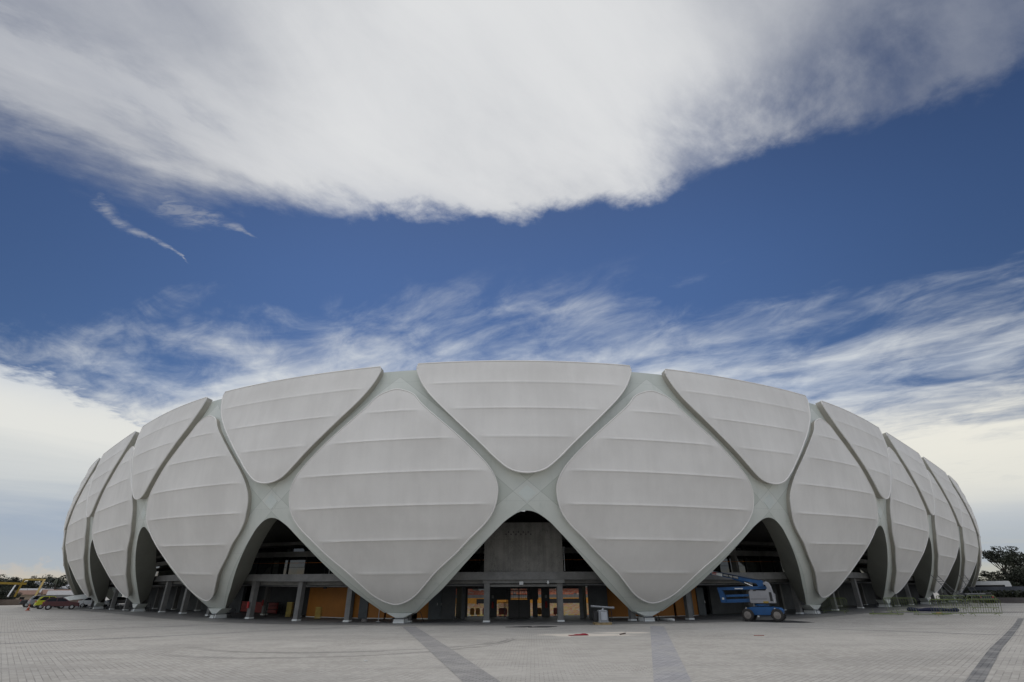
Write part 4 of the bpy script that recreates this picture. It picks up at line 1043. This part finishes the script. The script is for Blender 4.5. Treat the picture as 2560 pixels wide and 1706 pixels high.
    w = MB(); w.box((bx(0.0) + .02, 0, .33 * Hc), (.09, Wc * .92, .16)); w.build('bumper', M_BLACK if style in ('pickup', 'suv') else paint, r)
    return r
P_RED = mat('maroon_paint', (.075, .008, .013), .3, var=.05, spec=.6); P_YEL = mat('lime_paint', (.46, .48, .02), .3, var=.05, spec=.6)
P_SIL = mat('silver_paint', (.33, .34, .36), .3, metal=.3, var=.05); P_BLK = mat('black_paint', (.02, .02, .025), .25, var=.05, spec=.6)
P_WHT = mat('car_white', (.68, .69, .70), .3, var=.04)
yw = math.radians(37)
GC = 'cars parked left of the stadium'
car('parked_car', 'dark red hatchback parked nearest the stadium', 'car', -50.0, 63.3, yw, P_RED, 3.95, 1.65, 1.46, 'hatch', GC)
car('parked_car', 'bright lime yellow small car parked between the red and silver cars', 'car', -54.0, 66.9, yw + .12, P_YEL, 3.7, 1.62, 1.62, 'hatch', GC)
car('parked_car', 'silver off-road car with dark side glass behind the yellow one', 'car', -60.9, 74.5, yw + .16, P_SIL, 4.4, 1.8, 1.72, 'suv', GC)
car('pickup_truck', 'black pickup truck at the left end of the parked row', 'pickup truck', -64.3, 77.5, yw + .1, P_BLK, 4.9, 1.8, 1.72, 'pickup', GC)
car('parked_car', 'white car partly hidden behind the red hatchback', 'car', -54.4, 74.3, yw - .2, P_WHT, 4.2, 1.7, 1.45, 'sedan', GC)
car('parked_car', 'dark car seen low behind the farthest left steel foot', 'car', -57.2, 83.5, yw - .4, P_BLK, 4.2, 1.7, 1.45, 'sedan', GC)
car('parked_car', 'dark saloon seen from behind by the low wall on the right', 'car', 60.5, 73.0, math.radians(50), P_BLK, 4.3, 1.75, 1.45, 'sedan')

# ------------------------------------------------------------------ things far off
def pol(px, R): a = math.atan((px - 1280) / 1421); return R * math.sin(a), R * math.cos(a)
M_BARK = mat('bark', (.07, .06, .05), .9, var=.3)
def leaf_mat(name, c):
    m, t, bs = new_mat(name); tc = t.node('ShaderNodeTexCoord').outputs['Object']
    n = t.noise(tc, 1.3, 5, .6); t.l.new(t.mix(t.smooth(n, .35, .65), [q * .55 for q in c], [q * 1.35 for q in c]), bs.inputs['Base Color']); bs.inputs['Roughness'].default_value = .7
    return m
M_LEAF = [leaf_mat('leaf_dark', (.012, .018, .008)), leaf_mat('leaf_mid', (.017, .024, .010)), leaf_mat('leaf_olive', (.022, .027, .012))]
def tree_meshes(kind, seed, m):
    """unit-ish tree 6 m tall; returns trunk mesh and crown mesh"""
    rg = np.random.default_rng(seed); tb = MB(); cb = MB(); tips = []
    if kind == 'umbrella': th, spread, nb = 3.6, 2.9, 13
    elif kind == 'palm': th, spread, nb = 4.6, 1.6, 0
    else: th, spread, nb = 2.0, 2.3, 13
    pts = [(0, 0, -.3), (.08, .05, th * .5), (.15 * rg.normal(), .15 * rg.normal(), th)]
    tb.tube(pts, [.20, .15, .11], 8)
    top = Vector(pts[-1])
    for k in range(nb):
        a = 2 * math.pi * k / nb + rg.uniform(-.3, .3); rr = spread * rg.uniform(.30, 1)
        h = rg.uniform(4.6, 5.9) if kind == 'umbrella' else rg.uniform(1.6, 5.5)
        if kind != 'umbrella': rr *= math.sqrt(max(.12, 1 - ((h - 3.0) / 3.0) ** 2))
        e = Vector((rr * math.cos(a), rr * math.sin(a), h)); st = Vector((top.x, top.y, min(th, h * .75) * rg.uniform(.6, 1)))
        mid = (st + e) / 2 + Vector((0, 0, -.15 if kind == 'umbrella' else .1)); tb.tube([st, mid, e], [.07, .045, .02], 5)
        tips.append(e); tips.append((mid + e) / 2 + Vector((rg.normal() * .3, rg.normal() * .3, .2)))
    if kind == 'palm':
        for k in range(22):
            a = 2 * math.pi * k / 22 + rg.uniform(-.1, .1); dr = rg.uniform(-.2, 1.1); P = []
            for i in range(7):
                s = i / 6; P.append(Vector((math.cos(a) * 1.7 * s, math.sin(a) * 1.7 * s, th + dr * s * 1.3 - 1.35 * s * s)))
            for i in range(6):
                sd = Vector((-math.sin(a), math.cos(a), 0)) * .16 * (1 - .6 * i / 6)
                cb.add([P[i] + sd, P[i] - sd, P[i + 1] - sd * .8 - Vector((0, 0, .05)), P[i + 1] + sd * .8 - Vector((0, 0, .05))], [(0, 1, 2, 3)])
    for e in tips:
        R = rg.uniform(.55, .95); flat = .38 if kind == 'umbrella' else .8
        for q in range(75 if kind == 'umbrella' else 110):
            v = rg.normal(size=3); v /= np.linalg.norm(v); v *= R * rg.uniform(.35, 1.05) ** .6
            c = e + Vector((v[0], v[1], v[2] * flat)); ax = Vector(rg.normal(size=3)).normalized(); bx_ = ax.orthogonal().normalized()
            ay = ax.cross(bx_); s1, s2 = rg.uniform(.08, .17), rg.uniform(.05, .10)
            cb.add([c + bx_ * s1, c + ay * s2, c - bx_ * s1, c - ay * s2], [(0, 1, 2, 3)])
    t_ = tb.build('trunk', M_BARK, None, True); c = cb.build('crown', m, None, recalc=False)
    mt, mc = t_.data, c.data; bpy.data.objects.remove(t_); bpy.data.objects.remove(c)
    return mt, mc
KIND = {('round', i): tree_meshes('round', 11 + i, M_LEAF[i % 3]) for i in range(3)}
KIND['umbrella', 0] = tree_meshes('umbrella', 31, M_LEAF[0]); KIND['umbrella', 1] = tree_meshes('umbrella', 37, M_LEAF[1]); KIND['palm', 0] = tree_meshes('palm', 41, M_LEAF[1])
def tree(key, px, R, hgt, label, group, wide=1.0, rz=0.0, sink=0.0):
    x, y = pol(px, R); r = empty('palm_tree' if key[0] == 'palm' else 'tree', (x, y, gz(x, y) - sink), rz); s = hgt / 6.2; r.scale = (s * wide, s * wide, s)
    tag(r, label, 'tree', group)
    for nm_, me in zip(('trunk', 'crown'), KIND[key]):
        o = bpy.data.objects.new(nm_, me); COL.objects.link(o); o.parent = r
GL, GR = 'trees beyond the parking on the left', 'trees beyond the wall on the right'
left = [(4, 168, 6.0, 1.3), (22, 176, 5.0, 1.4), (40, 170, 5.3, 1.3), (57, 182, 5.2, 1.4), (74, 172, 5.0, 1.3), (92, 166, 5.5, 1.4), (108, 172, 6.0, 1.3), (122, 164, 6.1, 1.25), (136, 168, 5.0, 1.3), (150, 172, 4.4, 1.5), (163, 186, 5.9, 1.3), (177, 178, 4.6, 1.4), (-14, 160, 5.5, 1.4), (-35, 165, 6, 1.4), (6, 128, 2.9, 1.6), (22, 132, 2.6, 1.7), (-12, 126, 3.0, 1.6), (262, 150, 6.2, 1.2), (200, 160, 5.4, 1.4), (225, 170, 5.5, 1.4), (245, 160, 4.5, 1.5)]
for i, (px, R, h_, wd) in enumerate(left):
    lb = 'low bushy green tree behind the left boundary wall' if h_ < 3.1 else ('dark round tree seen through the leftmost arches' if px > 195 else 'dark round-headed tree on the skyline left of the stadium')
    tree(('round', i % 3), px, R, h_, lb, GL, wd, i * 1.3)
tree(('palm', 0), 126, 160, 6.5, 'spiky palm rising above the tree line on the left', GL, 1.3)
tree(('umbrella', 0), 68, 175, 5.7, 'flat-topped tree standing a little above the left tree line', GL, .55)
tree(('umbrella', 0), 2528, 150, 9.6, 'tallest tree on the right with a wide flat crown', GR, .95, .5)
tree(('umbrella', 1), 2566, 146, 8.4, 'second tall tree at the right edge of the picture', GR, 1.0, 2.2)
tree(('umbrella', 1), 2478, 152, 5.4, 'thin flat-topped tree left of the tallest one', GR, .55, 1.0)
right = [(2436, 158, 4.5, 1.3), (2452, 150, 4.3, 1.3), (2468, 146, 4.0, 1.4), (2488, 142, 4.0, 1.4), (2506, 140, 4.6, 1.3), (2524, 138, 5.2, 1.35), (2543, 136, 5.5, 1.35), (2562, 138, 6.0, 1.3), (2580, 140, 7, 1.3), (2600, 142, 7.5, 1.3)]
for i, (px, R, h_, wd) in enumerate(right): tree(('round', i % 3), px, R, h_, 'dark bushy tree in the mass behind the right wall', GR, wd, i * 2.1)

# yellow gantries
def gantry(name, pts, w, lb):
    b = MB()
    for a, c in pts: b.bar(a, c, w, w)
    tag(b.build(name, M_YEL), lb, 'gantry')
def pz(px, py, R):
    x, y = pol(px - 13, R); el = math.atan((1490.7 + (1477.7 - 1490.7) * px / 2560 - py) / 1598); return (x, y, H + R * math.tan(el))
g1 = [pz(55, 1458.5, 112), pz(107, 1458.5, 108), pz(98, 1493, 104), pz(47, 1492, 112)]
t_ = empty('yellow_gantry', (0, 0, 0)); 
for nm_, a, c in (('beam', g1[0], g1[1]), ('leg', g1[1], g1[2]), ('leg', g1[0], g1[3])):
    b = MB(); b.bar(a, c, .24, .24); b.build(nm_, M_YEL, t_)
tag(t_, 'yellow steel gantry with splayed legs in front of the left trees', 'gantry')
t_ = empty('yellow_crane_beam', (0, 0, 0)); tag(t_, 'long level yellow beam on grey struts at the left edge', 'gantry')
b = MB(); b.bar(pz(-60, 1465.5, 118), pz(65, 1467, 118), .30, .30); b.build('beam', M_YEL, t_)
for px in (36, -20):
    b = MB(); b.bar(pz(px + 3, 1468, 118), pz(px - 6, 1492, 117), .16, .16); b.build('strut', M_STEEL, t_)
# low walls
def wall_run(name, p0, p1, h, th, m, lb, cat):
    a, c = Vector((*p0, 0)), Vector((*p1, 0)); b = MB(); n_ = 12; d = (c - a).normalized(); sd = Vector((-d.y, d.x, 0)) * th / 2; secs = []
    for i in range(n_ + 1):
        q = a + (c - a) * i / n_; z = gz(q.x, q.y); secs.append([(q.x + sd.x, q.y + sd.y, z - .2), (q.x - sd.x, q.y - sd.y, z - .2), (q.x - sd.x, q.y - sd.y, z + h), (q.x + sd.x, q.y + sd.y, z + h)])
    b.loft(secs); o = b.build(name, m); tag(o, lb, cat); return o
wall_run('boundary_wall', pol(-160, 126), pol(215, 126), .85, .3, mat('brown_wall', (.15, .12, .10), .9, var=.3, scale=.6), 'low brown boundary wall beyond the parked cars', 'wall')
wall_run('low_wall', pol(2420, 97), pol(2760, 92), .62, .3, mat('grey_low_wall', (.14, .13, .13), .9, var=.2, scale=.6), 'low dark wall behind the dark saloon on the right', 'wall')
wall_run('hoarding', pol(2420, 112), pol(2760, 108), 1.95, .15, mat('blue_grey_hoarding', (.115, .125, .15), .8, var=.25, scale=.5), 'long blue grey hoarding in front of the right trees', 'hoarding')
hb = MB(); hp = []
for i in range(5200):
    f = RNG.uniform(); x0_, y0_ = pol(2420 + 330 * f, 103 - 4 * f); c = Vector((x0_ + RNG.normal() * .5, y0_ + RNG.normal() * .5, gz(x0_, y0_) + RNG.uniform(.2, 1.28 + .18 * math.sin(f * 60))))
    ax = Vector(RNG.normal(size=3)).normalized(); o1 = ax.orthogonal().normalized() * .16; o2 = ax.cross(o1).normalized() * .10
    hb.add([c + o1, c + o2, c - o1, c - o2], [(0, 1, 2, 3)])
tag(hb.build('hedge', M_LEAF[2], recalc=False), 'long dark clipped hedge between the low wall and the blue grey hoarding', 'hedge')
# buses behind the hoarding
x, y = pol(2440, 124); t_ = empty('coach', (x, y, gz(x, y) - .25), math.radians(-42)); tag(t_, 'white coach standing behind the blue grey hoarding', 'bus')
b = MB(); b.loft([[(-4.6 * s, -1.2, z), (4.6 * s, -1.2, z), (4.6 * s, 1.2, z), (-4.6 * s, 1.2, z)] for z, s in ((.4, 1), (2.4, 1), (3.0, .985), (3.1, .96))]); b.build('body', P_WHT, t_)
b = MB(); b.box((-.3, 0, 2.2), (8.2, 2.44, .62)); b.build('window', M_WINDOW, t_)
for sx in (-3, 3):
    for sy in (-1.1, 1.1):
        b = MB(); b.cyl((sx, sy - .12, .35), (sx, sy + .12, .35), .48, 16); b.build('wheel', M_TYRE, t_)
# pale houses and sheds beyond the left wall
M_HW = [mat('house_white', (.42, .41, .40), .8), mat('house_grey', (.28, .28, .28), .8), mat('house_sand', (.34, .27, .20), .8)]
M_HR = [mat('roof_grey', (.32, .32, .33), .7), mat('roof_tile', (.20, .12, .09), .8)]
def house(px, R, w, d, h, m, mr, lb, rz=.0):
    x, y = pol(px, R); t_ = empty('house', (x, y, gz(x, y)), math.radians(38) + rz); tag(t_, lb, 'house', 'houses beyond the left wall')
    b = MB(); b.box((0, 0, h / 2 - .2), (w, d, h + .4)); b.build('wall', m, t_)
    b = MB(); b.loft([[(-w / 2 - .2, -d / 2 - .25, h), (w / 2 + .2, -d / 2 - .25, h), (w / 2 + .2, d / 2 + .25, h), (-w / 2 - .2, d / 2 + .25, h)], [(-w / 2 - .2, -.1, h + .75), (w / 2 + .2, -.1, h + .75), (w / 2 + .2, .1, h + .75), (-w / 2 - .2, .1, h + .75)]]); b.build('roof', mr, t_)
    for i in range(max(1, int(w / 1.6))):
        b = MB(); b.box((-w / 2 + .9 + i * 1.6, -d / 2 - .01, h * .55), (.7, .05, h * .4)); b.build('window', M_WINDOW, t_)
for i, (px, R, w, h_, lb) in enumerate(((33, 150, 3.2, 1.5, 'small white house at the far left behind the yellow beam'), (52, 142, 4.0, 1.6, 'grey low house between the splayed legs of the gantry'), (72, 152, 3.4, 2.0, 'pale house in the middle of the gantry opening'), (93, 148, 3.6, 1.9, 'white house beside the right leg of the gantry'),
        (137, 140, 4.2, 1.7, 'grey house right of the gantry above the red car'), (158, 135, 4.8, 1.5, 'sand coloured low house nearest the stadium edge'))):
    house(px, R, w, 3.0, h_, M_HW[(i * 2) % 3], M_HR[i % 3 == 1], lb, .2 * math.sin(i * 5))
x, y = pol(166, 168); t_ = empty('shed', (x, y, gz(x, y)), math.radians(52)); tag(t_, 'big white shed with a sloping roof rising among the left trees', 'shed')
b = MB(); b.loft([[(-6, -4, 0), (6, -4, 0), (6, 4, 0), (-6, 4, 0)], [(-6, -4, 2.9), (6, -4, 2.4), (6, 4, 3.4), (-6, 4, 4.2)]]); b.build('wall', M_HW[0], t_)
b = MB(); b.loft([[(-6.3, -4.4, 2.95), (6.3, -4.4, 2.45), (6.3, 4.3, 3.5), (-6.3, 4.3, 4.3)], [(-6.3, -4.4, 3.05), (6.3, -4.4, 2.55), (6.3, 4.3, 3.6), (-6.3, 4.3, 4.4)]]); b.build('roof', mat('white_roof', (.55, .56, .58), .6), t_)
# white fabric canopy behind the red car
x, y = pol(176, 86); t_ = empty('canopy', (x, y, gz(x, y)), math.radians(36)); t_.scale = (.45, .5, .62); tag(t_, 'white arched fabric canopy behind the dark red hatchback', 'canopy')
b = MB(); secs = []
for i in range(9):
    f = i / 8; yy = -1.6 + 3.2 * f; secs.append([(-3.4, yy, 1.15 + .35 * math.sin(math.pi * f)), (0, yy, 1.45 + .75 * math.sin(math.pi * f)), (3.4, yy, 1.75 + .75 * math.sin(math.pi * f)), (3.4, yy, 1.70 + .75 * math.sin(math.pi * f)), (0, yy, 1.40 + .75 * math.sin(math.pi * f)), (-3.4, yy, 1.10 + .35 * math.sin(math.pi * f))])
b.loft(secs); b.build('fabric', M_WHITE, t_, True)
for sx in (-3, 3):
    for sy in (-1.5, 1.5):
        b = MB(); b.tube([(sx, sy, 0), (sx, sy, 1.2)], .04, 6); b.build('pole', M_STEEL, t_)
